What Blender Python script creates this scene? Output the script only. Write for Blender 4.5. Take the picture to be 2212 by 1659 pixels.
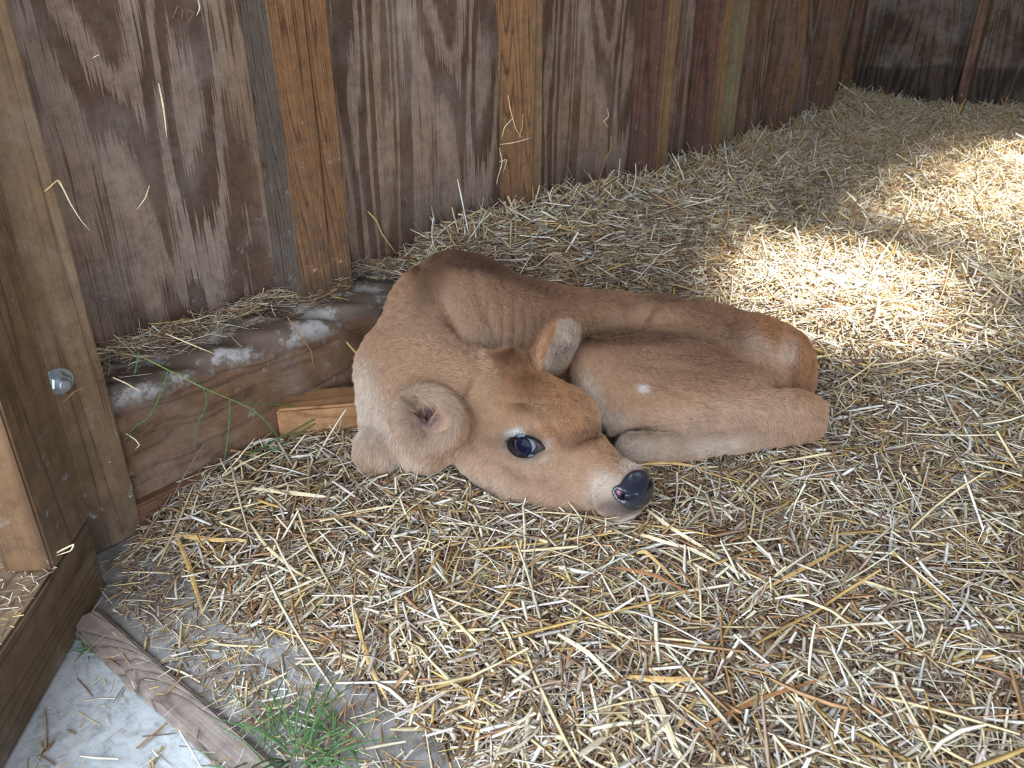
import bpy, math, random
import numpy as np
from mathutils import Vector, Matrix

for o in list(bpy.data.objects):
    bpy.data.objects.remove(o)
SC = bpy.context.scene
COL = SC.collection

# ------------------------------------------------------------------ camera
YAW, PITCH, CAMZ, FPX = math.radians(39), math.radians(26), 0.78, 1661.0
cam_data = bpy.data.cameras.new('camera')
cam_data.sensor_width = 36.0
cam_data.lens = 36.0 * FPX / 2212
cam_data.clip_start = 0.02
cam = bpy.data.objects.new('camera', cam_data)
COL.objects.link(cam)
cam.location = (0, 0, CAMZ)
cam.rotation_euler = (math.pi / 2 - PITCH, 0, YAW)
SC.camera = cam
cam_data.dof.use_dof = True
cam_data.dof.focus_distance = 1.3
cam_data.dof.aperture_fstop = 9.0

# ------------------------------------------------------------------ light
SC.view_settings.view_transform = 'Standard'
SC.view_settings.look = 'None'
SC.view_settings.gamma = 1.0
SC.view_settings.use_curve_mapping = False
SC.view_settings.exposure = 0.85
SC.cycles.use_denoising = True
SC.cycles.max_bounces = 6
SC.cycles.diffuse_bounces = 4
SC.cycles.transparent_max_bounces = 8
SC.cycles_curves.shape = "RIBBONS"
STRAW_K, FUR_N, FUR_R = 1.0, 700000, .000125
world = bpy.data.worlds.new('sky')
SC.world = world
world.use_nodes = True
wn = world.node_tree
wn.nodes.clear()
w_out = wn.nodes.new('ShaderNodeOutputWorld')
w_bg = wn.nodes.new('ShaderNodeBackground')
w_bg.inputs['Color'].default_value = (0.80, 0.90, 1.0, 1)
w_bg.inputs['Strength'].default_value = 4.2
wn.links.new(w_bg.outputs[0], w_out.inputs[0])

SUN_DIR = Vector((0.55, 0.30, 1.0)).normalized()      # towards the sun
sun_data = bpy.data.lights.new('sun', 'SUN')
sun_data.energy = 42.0
sun_data.angle = math.radians(6.5)
sun_data.color = (1.0, 0.93, 0.80)
sun = bpy.data.objects.new('sun', sun_data)
COL.objects.link(sun)
sun.rotation_euler = SUN_DIR.to_track_quat('Z', 'Y').to_euler()

# ------------------------------------------------------------------ frames
# the stall has its long wall along +Y; the camera looks in at an angle.
# u: to the right of the view, v: away along the ground, w: up  (a turned ground frame)
UAX = np.array([math.cos(YAW), math.sin(YAW), 0.0])
VAX = np.array([-math.sin(YAW), math.cos(YAW), 0.0])
UVW = np.stack([UAX, VAX, np.array([0, 0, 1.0])], 1)     # columns


def uvw2w(a):
    return np.asarray(a, float) @ UVW.T


def P(x, y, v):
    """ground-frame point seen at photo position x, y at ground distance v"""
    c = (x - 1106) / FPX
    s = -(y - 829.5) / FPX
    dv = math.cos(PITCH) + s * math.sin(PITCH)
    dw = -math.sin(PITCH) + s * math.cos(PITCH)
    t = v / dv
    return np.array([c * t, v, CAMZ + dw * t])


def PZ(x, y, z):
    """world point on the level z seen at photo position x, y"""
    a = P(x, y, 1.0)
    t = (z - CAMZ) / (a[2] - CAMZ)
    return uvw2w([a[0] * t, a[1] * t, z])


def PX(x, y, X):
    """world point on the plane x = X"""
    a = uvw2w(P(x, y, 1.0) - np.array([0, 0, CAMZ]))
    t = X / a[0]
    return np.array([a[0] * t, a[1] * t, CAMZ + a[2] * t])


def PY(x, y, Y):
    """world point on the plane y = Y"""
    a = uvw2w(P(x, y, 1.0) - np.array([0, 0, CAMZ]))
    t = Y / a[1]
    return np.array([a[0] * t, a[1] * t, CAMZ + a[2] * t])


def proj_px(pw):
    q = np.asarray(pw, float)
    u = q @ UAX
    v = q @ VAX
    w = q[..., 2] - CAMZ
    z = v * math.cos(PITCH) - w * math.sin(PITCH)
    yy = v * math.sin(PITCH) + w * math.cos(PITCH)
    return u / z * FPX + 1106, 829.5 - yy / z * FPX, z


# ------------------------------------------------------------------ helpers
def mesh_obj(name, verts, faces, mat=None, parent=None, smooth=True, mats=None):
    me = bpy.data.meshes.new(name)
    verts = np.asarray(verts, np.float32)
    if isinstance(faces, np.ndarray):
        n, k = faces.shape
        me.vertices.add(len(verts))
        me.vertices.foreach_set('co', verts.ravel())
        me.loops.add(n * k)
        me.loops.foreach_set('vertex_index', faces.astype(np.int32).ravel())
        me.polygons.add(n)
        me.polygons.foreach_set('loop_start', np.arange(0, n * k, k, dtype=np.int32))
        me.polygons.foreach_set('loop_total', np.full(n, k, np.int32))
        me.update(calc_edges=True)
    else:
        me.from_pydata(verts.tolist(), [], faces)
        me.update()
    if smooth:
        me.polygons.foreach_set('use_smooth', np.ones(len(me.polygons), bool))
    for m in (mats or ([mat] if mat else [])):
        me.materials.append(m)
    ob = bpy.data.objects.new(name, me)
    COL.objects.link(ob)
    if parent:
        ob.parent = parent
        ob.matrix_parent_inverse = parent_world(parent).inverted()
    return ob


def parent_world(o):
    m = Matrix.LocRotScale(o.location, o.rotation_euler, o.scale)
    if o.parent:
        m = parent_world(o.parent) @ o.matrix_parent_inverse @ m
    return m


def tag(o, label=None, cat=None, group=None, kind=None):
    if label: o['label'] = label
    if cat: o['category'] = cat
    if group: o['group'] = group
    if kind: o['kind'] = kind
    return o


def empty(name, loc):
    o = bpy.data.objects.new(name, None)
    COL.objects.link(o)
    o.location = loc
    o.empty_display_size = 0.05
    return o


def attr_color(me, name, cols, domain='POINT'):
    a = me.attributes.new(name, 'FLOAT_COLOR', domain)
    c = np.ones((len(cols), 4), np.float32)
    c[:, :3] = cols
    a.data.foreach_set('color', c.ravel())


def srgb(r, g, b):
    f = lambda c: (c / 12.92 if c <= 0.04045 else ((c + 0.055) / 1.055) ** 2.4)
    return (f(r / 255), f(g / 255), f(b / 255))


def nrm(a):
    a = np.array(a, float)
    return a / np.linalg.norm(a)


def vnoise(x, y, s, seed=0):
    """smooth value noise"""
    r = np.random.RandomState(seed); T_ = r.rand(64, 64)
    x = x / s + 100; y = y / s + 100
    i = np.floor(x).astype(int); j = np.floor(y).astype(int)
    fx = x - i; fy = y - j
    fx = fx * fx * (3 - 2 * fx); fy = fy * fy * (3 - 2 * fy)
    g_ = lambda a, b: T_[a % 64, b % 64]
    return (g_(i, j) * (1 - fx) + g_(i + 1, j) * fx) * (1 - fy) + (g_(i, j + 1) * (1 - fx) + g_(i + 1, j + 1) * fx) * fy - .5


class NT:
    """small node-tree builder"""
    def __init__(self, name):
        self.m = bpy.data.materials.new(name)
        self.m.use_nodes = True
        self.t = self.m.node_tree
        self.t.nodes.clear()

    def n(self, typ, **kw):
        nd = self.t.nodes.new(typ)
        for k, v in kw.items():
            if k.startswith('i_'):
                key = k[2:]
                key = int(key) if key.isdigit() else key.replace('_', ' ')
                nd.inputs[key].default_value = v
            else:
                setattr(nd, k, v)
        return nd

    def l(self, a, b):
        self.t.links.new(a, b)

    def math(self, op, a, b=None, clamp=False):
        nd = self.t.nodes.new('ShaderNodeMath')
        nd.operation = op
        nd.use_clamp = clamp
        for i, x in enumerate((a, b)):
            if x is None: continue
            if isinstance(x, (int, float)): nd.inputs[i].default_value = x
            else: self.l(x, nd.inputs[i])
        return nd.outputs[0]

    def ramp(self, fac, stops, interp='LINEAR'):
        nd = self.t.nodes.new('ShaderNodeValToRGB')
        nd.color_ramp.interpolation = interp
        el = nd.color_ramp.elements
        while len(el) < len(stops): el.new(0.5)
        for e, (p, c) in zip(el, stops):
            e.position = p
            e.color = (*c, 1) if len(c) == 3 else c
        self.l(fac, nd.inputs[0])
        return nd.outputs[0]

    def mix(self, fac, a, b, mode='MIX'):
        nd = self.t.nodes.new('ShaderNodeMix')
        nd.data_type = 'RGBA'
        nd.blend_type = mode
        for idx, x in ((0, fac), (6, a), (7, b)):
            if isinstance(x, (int, float)): nd.inputs[idx].default_value = x
            elif isinstance(x, tuple): nd.inputs[idx].default_value = (*x, 1) if len(x) == 3 else x
            else: self.l(x, nd.inputs[idx])
        return nd.outputs[2]

    def out(self, color, rough=0.7, spec=0.3, bump=None, bump_d=0.002, bump_s=0.6, normal=None, **kw):
        b = self.n('ShaderNodeBsdfPrincipled')
        for k, x in (('Base Color', color), ('Roughness', rough), ('Specular IOR Level', spec)):
            if isinstance(x, (int, float)): b.inputs[k].default_value = x
            elif isinstance(x, tuple): b.inputs[k].default_value = (*x, 1)
            else: self.l(x, b.inputs[k])
        for k, v in kw.items():
            b.inputs[k.replace('_', ' ')].default_value = v
        if bump is not None:
            bn = self.n('ShaderNodeBump', i_Strength=bump_s, i_Distance=bump_d)
            self.l(bump, bn.inputs['Height'])
            self.l(bn.outputs[0], b.inputs['Normal'])
        o = self.n('ShaderNodeOutputMaterial')
        self.l(b.outputs[0], o.inputs[0])
        return self.m

# ================================================================== wood and floor materials
def wood(name, light, dark, seed=0.0, scale=1.0, bands=9.0, grey=0.0, axis='Z', ply=False, dirt=0.0, rough=.75,
         low=None, orange=None, dust=None):
    """long-grain timber; axis is the direction of the grain in object space"""
    N = NT(name)
    tc = N.n('ShaderNodeTexCoord')
    mp = N.n('ShaderNodeMapping')
    N.l(tc.outputs['Object'], mp.inputs[0])
    mp.inputs['Location'].default_value = (seed * 1.7, seed * 2.3, seed * .9)
    gs = .10 if ply or axis != 'Z' else .045
    st = {'X': (gs, 1, 1), 'Y': (1, gs, 1), 'Z': (1, 1, gs)}[axis]
    mp2 = N.n('ShaderNodeMapping')
    mp2.inputs['Scale'].default_value = tuple(s * scale * (1.0 if not ply else 1.0) for s in st)
    N.l(mp.outputs[0], mp2.inputs[0])
    mp3 = N.n('ShaderNodeMapping')           # very fine fibres
    mp3.inputs['Scale'].default_value = tuple((6 if s < 1 else 260) for s in st)
    N.l(mp.outputs[0], mp3.inputs[0])
    big = N.n('ShaderNodeTexNoise', i_Scale=5.5 if ply else 7.0, i_Detail=2.5, i_Roughness=.45, i_Distortion=.35)
    N.l(mp2.outputs[0], big.inputs[0])
    jag = N.n('ShaderNodeTexNoise', i_Scale=1.0, i_Detail=3.0, i_Roughness=.6)
    N.l(mp3.outputs[0], jag.inputs[0])
    f = N.math('MULTIPLY', big.outputs[0], bands)
    f = N.math('ADD', f, N.math('MULTIPLY', jag.outputs[0], 1.0 if ply else .4))
    fr = N.math('FRACT', f)
    if ply:
        band = N.ramp(fr, [(0.0, (0, 0, 0)), (.06, (.04,) * 3), (.10, (.85,) * 3), (.46, (1, 1, 1)), (.53, (.30,) * 3), (.60, (.06,) * 3), (1.0, (0, 0, 0))])
    else:
        band = N.ramp(fr, [(0.0, (0, 0, 0)), (.12, (.65,) * 3), (.75, (1, 1, 1)), (.93, (.55,) * 3), (1.0, (0, 0, 0))])
    patch = N.n('ShaderNodeTexNoise', i_Scale=3.3, i_Detail=4.0, i_Roughness=.6)
    N.l(mp.outputs[0], patch.inputs[0])
    pf = N.ramp(patch.outputs[0], [(.36, (0, 0, 0)), (.66, (1, 1, 1))])
    col = N.mix(band, dark, light)
    if orange:
        pat2 = N.n('ShaderNodeTexNoise', i_Scale=2.1, i_Detail=2.0)
        mp4 = N.n('ShaderNodeMapping'); mp4.inputs['Location'].default_value = (4.1, seed, 2.2)
        N.l(mp2.outputs[0], mp4.inputs[0]); N.l(mp4.outputs[0], pat2.inputs[0])
        of = N.ramp(pat2.outputs[0], [(.42, (0, 0, 0)), (.62, (1, 1, 1))])
        col = N.mix(N.math('MULTIPLY', of, .6), col, orange, 'MIX')
        col = N.mix(N.math('MULTIPLY', of, .55), col, N.mix(band, dark, orange))
    dk = N.mix(1.0, col, (.56, .53, .52), 'MULTIPLY')
    col = N.mix(N.math('MULTIPLY', pf, .55), col, dk)
    if grey:
        gp = N.n('ShaderNodeTexNoise', i_Scale=4.7, i_Detail=5.0, i_Roughness=.65)
        N.l(mp.outputs[0], gp.inputs[0])
        gf = N.ramp(gp.outputs[0], [(.48, (0, 0, 0)), (.74, (1, 1, 1))])
        col = N.mix(N.math('MULTIPLY', gf, grey), col, (.36, .32, .31))
    fib = N.ramp(jag.outputs[0], [(.25, (.80,) * 3), (.75, (1.12,) * 3)])
    col = N.mix(1.0, col, fib, 'MULTIPLY')
    fin = N.n('ShaderNodeTexNoise', i_Scale=38.0, i_Detail=8.0, i_Roughness=.75)
    N.l(mp.outputs[0], fin.inputs[0])
    col = N.mix(1.0, col, N.ramp(fin.outputs[0], [(.32, (.66, .64, .63)), (.52, (1, 1, 1)), (.72, (1.22, 1.2, 1.18))]), 'MULTIPLY')
    # mould and dung splashes near the bottom
    if dirt:
        sx = N.n('ShaderNodeSeparateXYZ'); N.l(tc.outputs['Object'], sx.inputs[0])
        dn = N.n('ShaderNodeTexNoise', i_Scale=16.0, i_Detail=7.0, i_Roughness=.7)
        N.l(mp.outputs[0], dn.inputs[0])
        hz = N.math('MULTIPLY', N.math('SUBTRACT', dirt, sx.outputs[2]), 2.6, clamp=True)
        dn2 = N.ramp(dn.outputs[0], [(.35, (0, 0, 0)), (.60, (1, 1, 1))])
        df = N.math('MULTIPLY', hz, dn2)
        col = N.mix(N.math('MULTIPLY', df, .8), col, (.055, .042, .034))
        wn_ = N.n('ShaderNodeTexNoise', i_Scale=34.0, i_Detail=5.0, i_Roughness=.75)
        N.l(mp.outputs[0], wn_.inputs[0])
        wf = N.ramp(wn_.outputs[0], [(.61, (0, 0, 0)), (.70, (1, 1, 1))])
        col = N.mix(N.math('MULTIPLY', N.math('MULTIPLY', wf, hz), .75), col, (.55, .56, .60))
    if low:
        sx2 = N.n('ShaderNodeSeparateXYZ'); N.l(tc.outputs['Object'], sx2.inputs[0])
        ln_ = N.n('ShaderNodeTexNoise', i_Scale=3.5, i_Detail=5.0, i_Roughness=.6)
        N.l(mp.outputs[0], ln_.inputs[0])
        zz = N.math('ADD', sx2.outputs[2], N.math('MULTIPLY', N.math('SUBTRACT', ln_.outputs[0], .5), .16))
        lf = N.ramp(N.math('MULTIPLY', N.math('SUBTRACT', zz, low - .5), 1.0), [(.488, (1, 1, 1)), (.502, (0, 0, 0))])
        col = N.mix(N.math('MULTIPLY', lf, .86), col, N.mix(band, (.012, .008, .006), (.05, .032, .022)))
    if dust is not None:
        sx3 = N.n('ShaderNodeSeparateXYZ'); N.l(tc.outputs['Object'], sx3.inputs[0])
        du = N.n('ShaderNodeTexNoise', i_Scale=14.0, i_Detail=8.0, i_Roughness=.72)
        N.l(mp.outputs[0], du.inputs[0])
        hz3 = N.math('MULTIPLY', N.math('SUBTRACT', sx3.outputs[2], dust), 40.0, clamp=True)
        col = N.mix(N.math('MULTIPLY', hz3, .7), col, (.10, .085, .072))
        wf3 = N.ramp(du.outputs[0], [(.50, (0, 0, 0)), (.58, (1, 1, 1))])
        col = N.mix(N.math('MULTIPLY', N.math('MULTIPLY', wf3, hz3), .45), col, (.52, .53, .55))
        wf4 = N.ramp(du.outputs[0], [(.60, (0, 0, 0)), (.66, (1, 1, 1))])
        col = N.mix(N.math('MULTIPLY', wf4, .45), col, (.33, .32, .31))
    # small white fly specks
    sp = N.n('ShaderNodeTexVoronoi', i_Scale=42.0); N.l(mp.outputs[0], sp.inputs[0])
    sf = N.ramp(sp.outputs['Distance'], [(.045, (1, 1, 1)), (.075, (0, 0, 0))])
    sp2 = N.n('ShaderNodeTexNoise', i_Scale=11.0); N.l(mp.outputs[0], sp2.inputs[0])
    sf2 = N.math('MULTIPLY', sf, N.math('GREATER_THAN', sp2.outputs[0], .63))
    col = N.mix(N.math('MULTIPLY', sf2, .6), col, (.62, .60, .56))
    hgt_ = N.math('ADD', N.math('MULTIPLY', band, .6), N.math('MULTIPLY', jag.outputs[0], .5))
    return N.out(col, rough=rough, spec=.25, bump=hgt_, bump_d=.0016, bump_s=.55)


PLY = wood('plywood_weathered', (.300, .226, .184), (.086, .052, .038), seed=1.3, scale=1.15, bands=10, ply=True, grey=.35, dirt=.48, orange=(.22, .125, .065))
PLYB = wood('plywood_back', (.098, .068, .044), (.040, .024, .015), seed=7.9, scale=1.5, bands=13, ply=True, grey=.3, dirt=.45, low=.53)  # plywood darkened overall; the back corner's shade is put into this colour
STUDM = [
    wood('stud_grey', (.135, .104, .080), (.030, .021, .018), seed=2.1, scale=1.8, bands=30, grey=.15, dirt=.33),
    wood('stud_orange', (.27, .142, .066), (.085, .038, .018), seed=3.4, scale=1.3, bands=34, dirt=.42),
    wood('stud_brown', (.15, .082, .048), (.06, .03, .018), seed=5.2, bands=22, grey=.15, dirt=.4),
    wood('stud_red', (.13, .062, .044), (.05, .022, .016), seed=6.6, bands=18, grey=.12, dirt=.42),
    wood('stud_pale', (.24, .20, .125), (.16, .12, .07), seed=8.8, bands=12, dirt=.3),
]
EDGEM = wood('stud_edge', (.25, .155, .085), (.14, .08, .042), seed=9.7, bands=14, dirt=.34)
POSTM = wood('post_timber', (.215, .140, .080), (.110, .064, .034), seed=11.2, bands=13, grey=.22, dirt=.30)
POSTM2 = wood('post_timber_lit_side', (.145, .078, .036), (.085, .042, .018), seed=12.9, bands=11, grey=.2, dirt=.12)  # same timber as the post; lit side's tone put into the colour
BASEM = wood('base_timber', (.165, .115, .070), (.085, .053, .033), seed=15.5, bands=15, grey=.4, axis='X', dirt=.02)
SILLM = wood('sill_timber', (.140, .092, .062), (.055, .034, .025), seed=17.1, scale=1.6, bands=8, grey=.35, dust=.205, axis='Y', orange=(.24, .13, .07))
STRIPM = wood('sill_strip', (.20, .105, .062), (.10, .05, .03), seed=19.1, bands=12, axis='Y')
PLANKM = wood('threshold_timber', (.36, .31, .28), (.15, .11, .095), seed=21.7, scale=2.2, bands=22, grey=.35, axis='X')

BLOCKM = wood('block_timber', (.42, .23, .11), (.24, .12, .055), seed=25.3, bands=12, axis='X', grey=.15)

# concrete: smooth pale slab outside, rough grey lip inside the threshold
N = NT('concrete')
tc = N.n('ShaderNodeTexCoord')
n1 = N.n('ShaderNodeTexNoise', i_Scale=5.0, i_Detail=8.0, i_Roughness=.65); N.l(tc.outputs['Object'], n1.inputs[0])
n2 = N.n('ShaderNodeTexNoise', i_Scale=60.0, i_Detail=6.0, i_Roughness=.7); N.l(tc.outputs['Object'], n2.inputs[0])
sx = N.n('ShaderNodeSeparateXYZ'); N.l(tc.outputs['Object'], sx.inputs[0])
inside = N.ramp(sx.outputs[1], [(.25, (0, 0, 0)), (.29, (1, 1, 1))])
c1 = N.ramp(n1.outputs[0], [(.3, (.33, .355, .38)), (.7, (.50, .535, .57))])
c2 = N.ramp(n1.outputs[0], [(.35, (.15, .14, .135)), (.55, (.32, .315, .315)), (.70, (.46, .47, .49))])
cc = N.mix(inside, c1, c2)
sp = N.ramp(n2.outputs[0], [(.33, (.62,) * 3), (.5, (1, 1, 1)), (.72, (1.15,) * 3)])
cc = N.mix(1.0, cc, sp, 'MULTIPLY')
CONC = N.out(cc, rough=.85, spec=.2, bump=N.math('ADD', n2.outputs[0], N.math('MULTIPLY', n1.outputs[0], 2.0)), bump_d=.004, bump_s=.5)

XP, YB, ZT = -1.32, 4.30, 2.25


def boxm(name, lo, hi, mat, parent=None, bev=0.003, rot=0.0, origin=None, div=0, warp=0.0, seed=0, mats=None):
    """timber with softened edges; origin at its base, turned by rot about z"""
    import bmesh
    lo = np.array(lo, float); hi = np.array(hi, float)
    bm = bmesh.new()
    bmesh.ops.create_cube(bm, size=1.0)
    sz = hi - lo
    for v in bm.verts:
        v.co = Vector((v.co.x * sz[0], v.co.y * sz[1], (v.co.z + .5) * sz[2]))
    if div:
        ax = int(np.argmax(sz))
        ed = [e for e in bm.edges if abs((e.verts[0].co - e.verts[1].co)[ax]) > sz[ax] * .9]
        bmesh.ops.subdivide_edges(bm, edges=ed, cuts=div)
    if bev:
        bmesh.ops.bevel(bm, geom=[e for e in bm.edges if e.calc_face_angle(0) > .5], offset=bev, segments=2, affect='EDGES', clamp_overlap=True)
    if warp:
        r = random.Random(seed); ph = [r.uniform(0, 6.28) for _ in range(4)]
        ax = int(np.argmax(sz))
        for v in bm.verts:
            t = v.co[ax]
            for a in range(3):
                if a != ax: v.co[a] += warp * (math.sin(t * 7 + ph[a]) + .5 * math.sin(t * 19 + ph[3] + a))
    me = bpy.data.meshes.new(name)
    bm.to_mesh(me); bm.free()
    me.materials.append(mat)
    ob = bpy.data.objects.new(name, me); COL.objects.link(ob)
    ob.location = ((lo[0] + hi[0]) / 2, (lo[1] + hi[1]) / 2, lo[2]) if origin is None else origin
    ob.rotation_euler.z = rot
    if parent:
        ob.parent = parent; ob.matrix_parent_inverse = parent_world(parent).inverted()
    return ob


def S(o, **k):
    return tag(o, kind='structure', **k)


def hmix(a, b, t):
    t = np.clip(t, 0, 1); t = t * t * (3 - 2 * t)
    return a + (b - a) * t


# floor slab
S(boxm('floor', (-2.6, -2.5, -.12), (2.6, 4.6, 0.0), CONC, bev=0, origin=(0, 0, -.12)))
# long wall of plywood sheets, back wall, unseen right wall
for y0, y1, nm in ((.05, .905, 'wall_left'), (.909, 1.60, 'wall_left'), (1.604, 2.25, 'wall_left'), (2.254, 2.86, 'wall_left'), (2.864, 4.32, 'wall_left')):
    S(boxm(nm, (XP - .018, y0, .0), (XP, y1, ZT), PLY, bev=.001, origin=(XP - .009, (y0 + y1) / 2, .0)))
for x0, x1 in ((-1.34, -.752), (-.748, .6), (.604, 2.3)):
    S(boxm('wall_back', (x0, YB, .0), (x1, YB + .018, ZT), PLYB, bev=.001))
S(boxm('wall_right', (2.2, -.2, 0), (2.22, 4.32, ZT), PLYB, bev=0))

# studs: (y0, y1, front X, material, label)
studs = [
    (.865, .943, -1.235, 0, 'wall stud with dark grey weathered side and orange-brown front, nearest the entrance'),
    (.946, 1.000, -1.242, 1, 'narrow orange-brown board fixed tight against the nearest, dark-sided wall stud'),
    (1.572, 1.620, -1.215, 1, 'orange-brown wall stud with bold arched grain and a pale front edge, above the calf'),
    (2.222, 2.292, -1.215, 3, 'reddish wall stud with greenish stain and light front edge, next beyond the arched-grain stud'),
    (2.600, 2.676, -1.215, 3, 'reddish wall stud with a swirling knot and white droppings near its foot'),
    (2.835, 2.905, -1.262, 4, 'pale greenish strip of wood set back in the gap beyond the swirling knot stud'),
    (2.925, 2.965, -1.235, 2, 'thin grey-brown strip beside the pale greenish strip'),
    (3.300, 3.350, -1.215, 2, 'dark brown wall stud with a pale worn edge, last but one before the corner'),
    (3.830, 3.885, -1.225, 2, 'very dark stud deep in the shade just before the back corner'),
]
for i, (y0, y1, xf, m, lab) in enumerate(studs):
    z0 = .235 if i < 2 else .20
    o = boxm('wall_stud', (XP + .0005, y0, z0), (xf, y1, ZT), STUDM[m], bev=.003, div=12, warp=.0012, seed=i)
    if i == 0:
        o.data.materials.append(STUDM[1])
        for p_ in o.data.polygons:
            if p_.normal.x > .7: p_.material_index = 1
    if i in (2, 3, 4, 7, 8):
        o.data.materials.append(EDGEM)
        for p_ in o.data.polygons:
            if p_.normal.x > .7: p_.material_index = 1
    tag(o, lab, 'wall stud', 'studs of the plywood wall')
o = boxm('wall_stud', (-.775, YB - .09, .2), (-.737, YB - .0005, ZT), STUDM[2], bev=.003)
tag(o, 'brown stud dividing the two dark plywood sheets of the back wall', 'wall stud', 'studs of the plywood wall')
o = boxm('wall_stud', (XP + .0005, YB - .05, .2), (XP + .05, YB - .0005, ZT), STUDM[2], bev=.003)
tag(o, 'shaded corner stud where the long wall meets the back wall', 'wall stud', 'studs of the plywood wall')

# foundation sill: worn, rounded timber; grid with rough top edge
def sill_mesh():
    ny, prof = 260, []
    ys = np.linspace(.30, 4.28, ny)
    K = 26
    rng = np.random.RandomState(3)
    ph = rng.uniform(0, 6.28, (8, 3))
    V = []
    for y in ys:
        for k in range(K):
            t = k / (K - 1)
            if t < .62:
                a = t / .62
                x, z = -1.150, -.01 + a * .235
            elif t < .80:
                a = (t - .62) / .18 * math.pi / 2
                x, z = -1.150 - .030 * (1 - math.cos(a)), .225 + .022 * math.sin(a)
            else:
                a = (t - .80) / .20
                x, z = -1.18 - a * .135, .247 + a * .004
            nz = sum(math.sin(y * f + t * g + p) for f, g, p in zip((9, 23, 41, 67), (5, 9, 17, 26), ph[:, 0]))
            x += .0028 * nz * (1 if t < .8 else .2)
            z += (.0035 * nz * (.3 if t < .6 else 1)) * (0 if t < .05 else 1)
            V.append((x, y, z))
    F = [(i * K + k, i * K + k + 1, (i + 1) * K + k + 1, (i + 1) * K + k) for i in range(ny - 1) for k in range(K - 1)]
    return np.array(V), [f[::-1] for f in F]


sv, sf_ = sill_mesh()
o = mesh_obj('sill_beam', sv - np.array([-1.2, .8, 0]), sf_, SILLM)
o.location = (-1.2, .8, 0)
tag(o, 'thick dirty foundation beam with a crumbling top edge below the plywood wall', 'beam')
o = boxm('floor_strip', (-1.150, .42, .0), (-1.128, 1.25, .052), STRIPM, bev=.004, div=8, warp=.001)
tag(o, 'low reddish-brown strip along the foot of the foundation beam', 'board')
# scrap of wood between beam and calf
c = PZ(704, 914, .05)
o = boxm('wood_block', (c[0] - .085, c[1] - .042, .03), (c[0] + .085, c[1] + .042, .108), BLOCKM, bev=.005, rot=math.radians(52), div=3, warp=.002)
tag(o, 'small orange-brown scrap of wood lying between the foundation beam and the calf', 'wood block')

# ---- entrance posts at the left
o = boxm('post', (-1.235, .262, .0), (-1.130, .425, 2.2), POSTM, bev=.003)
o.name = 'entrance_post'
tag(o, 'brown entrance post carrying the galvanised bolt, beside the foundation beam', 'post')
post3 = o
# diagonal post and the base timber it stands on: direction g (1,-1), normal (1,1)
g = nrm((1, -1, 0)); nn_ = nrm((1, 1, 0))
c0_ = np.array([-1.052, .330, 0]); ang = math.atan2(g[1], g[0])
pc = c0_ + g * .062 - nn_ * .032
o = boxm('post', (0, 0, .12), (.122, .062, 2.2), POSTM, bev=.003, origin=(pc[0], pc[1], .12), rot=ang)
o.name = 'door_post'
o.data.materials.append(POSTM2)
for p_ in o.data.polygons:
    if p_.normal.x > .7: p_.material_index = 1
tag(o, 'tall brown door post with one side coloured tan for the outside light, standing on the dusty base timber', 'post')
bc = np.array([-1.047, .322, 0]) + g * .452 - nn_ * .055
o = boxm('base_timber', (-.45, -.055, 0), (.45, .055, .12), BASEM, bev=.004, origin=(bc[0], bc[1], 0.0), rot=ang, div=10, warp=.0008)
tag(o, 'heavy base timber with straight grain under the door post, dusty on top', 'timber')

# washer, nut and bolt end on the entrance post
N = NT('galvanised'); tc = N.n('ShaderNodeTexCoord')
gn = N.n('ShaderNodeTexNoise', i_Scale=70.0, i_Detail=3.0); N.l(tc.outputs['Object'], gn.inputs[0])
GALV = N.out(N.ramp(gn.outputs[0], [(.3, (.26, .29, .32)), (.7, (.42, .46, .50))]), rough=.38, spec=.5, bump=gn.outputs[0], bump_d=.0003, Metallic=.75)


def disc_stack(name, prof, n, mat, loc, parent=None, ph=0.0):
    """turned or faceted piece, axis +x; prof: (radius, x)"""
    V = [(0, 0, 0)] * 0
    for r, x in prof:
        for i in range(n):
            a = 2 * math.pi * i / n + ph
            V.append((x, r * math.cos(a), r * math.sin(a)))
    F = [(k * n + i, k * n + (i + 1) % n, (k + 1) * n + (i + 1) % n, (k + 1) * n + i) for k in range(len(prof) - 1) for i in range(n)]
    F.append(tuple(range(n))[::-1]); F.append(tuple((len(prof) - 1) * n + i for i in range(n)))
    o = mesh_obj(name, V, F, mat, smooth=False)
    o.location = loc
    if parent:
        o.parent = parent; o.matrix_parent_inverse = parent_world(parent).inverted()
    return o


BP = PX(127, 823, -1.130)
bolt = empty('bolt', tuple(BP + np.array([-.001, 0, 0])))
tag(bolt, 'galvanised bolt with washer and nut on the entrance post', 'bolt')
disc_stack('washer', [(.0205, 0), (.0205, .0018), (.0196, .0028), (.009, .003)], 40, GALV, tuple(BP + np.array([-.0005, 0, 0])), bolt)
disc_stack('nut', [(.0148, 0), (.0148, .0085), (.0128, .0112), (.0085, .0114)], 6, GALV, tuple(BP + np.array([.002, .0, 0])), bolt, ph=.3)
disc_stack('bolt_end', [(.0078, 0), (.0076, .0180), (.0064, .0194), (.002, .0195)], 28, GALV, tuple(BP + np.array([.003, 0, 0])), bolt)

# threshold strip on the slab
a_ = PZ(200, 1356, .012)
o = boxm('threshold', (-.99, .251, .0), (-.25, .293, .017), PLANKM, bev=.005, rot=math.radians(1.5), div=10, warp=.0012)
o.name = 'threshold_board'
tag(o, 'grey weathered board lying on the concrete across the entrance', 'board')

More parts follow.
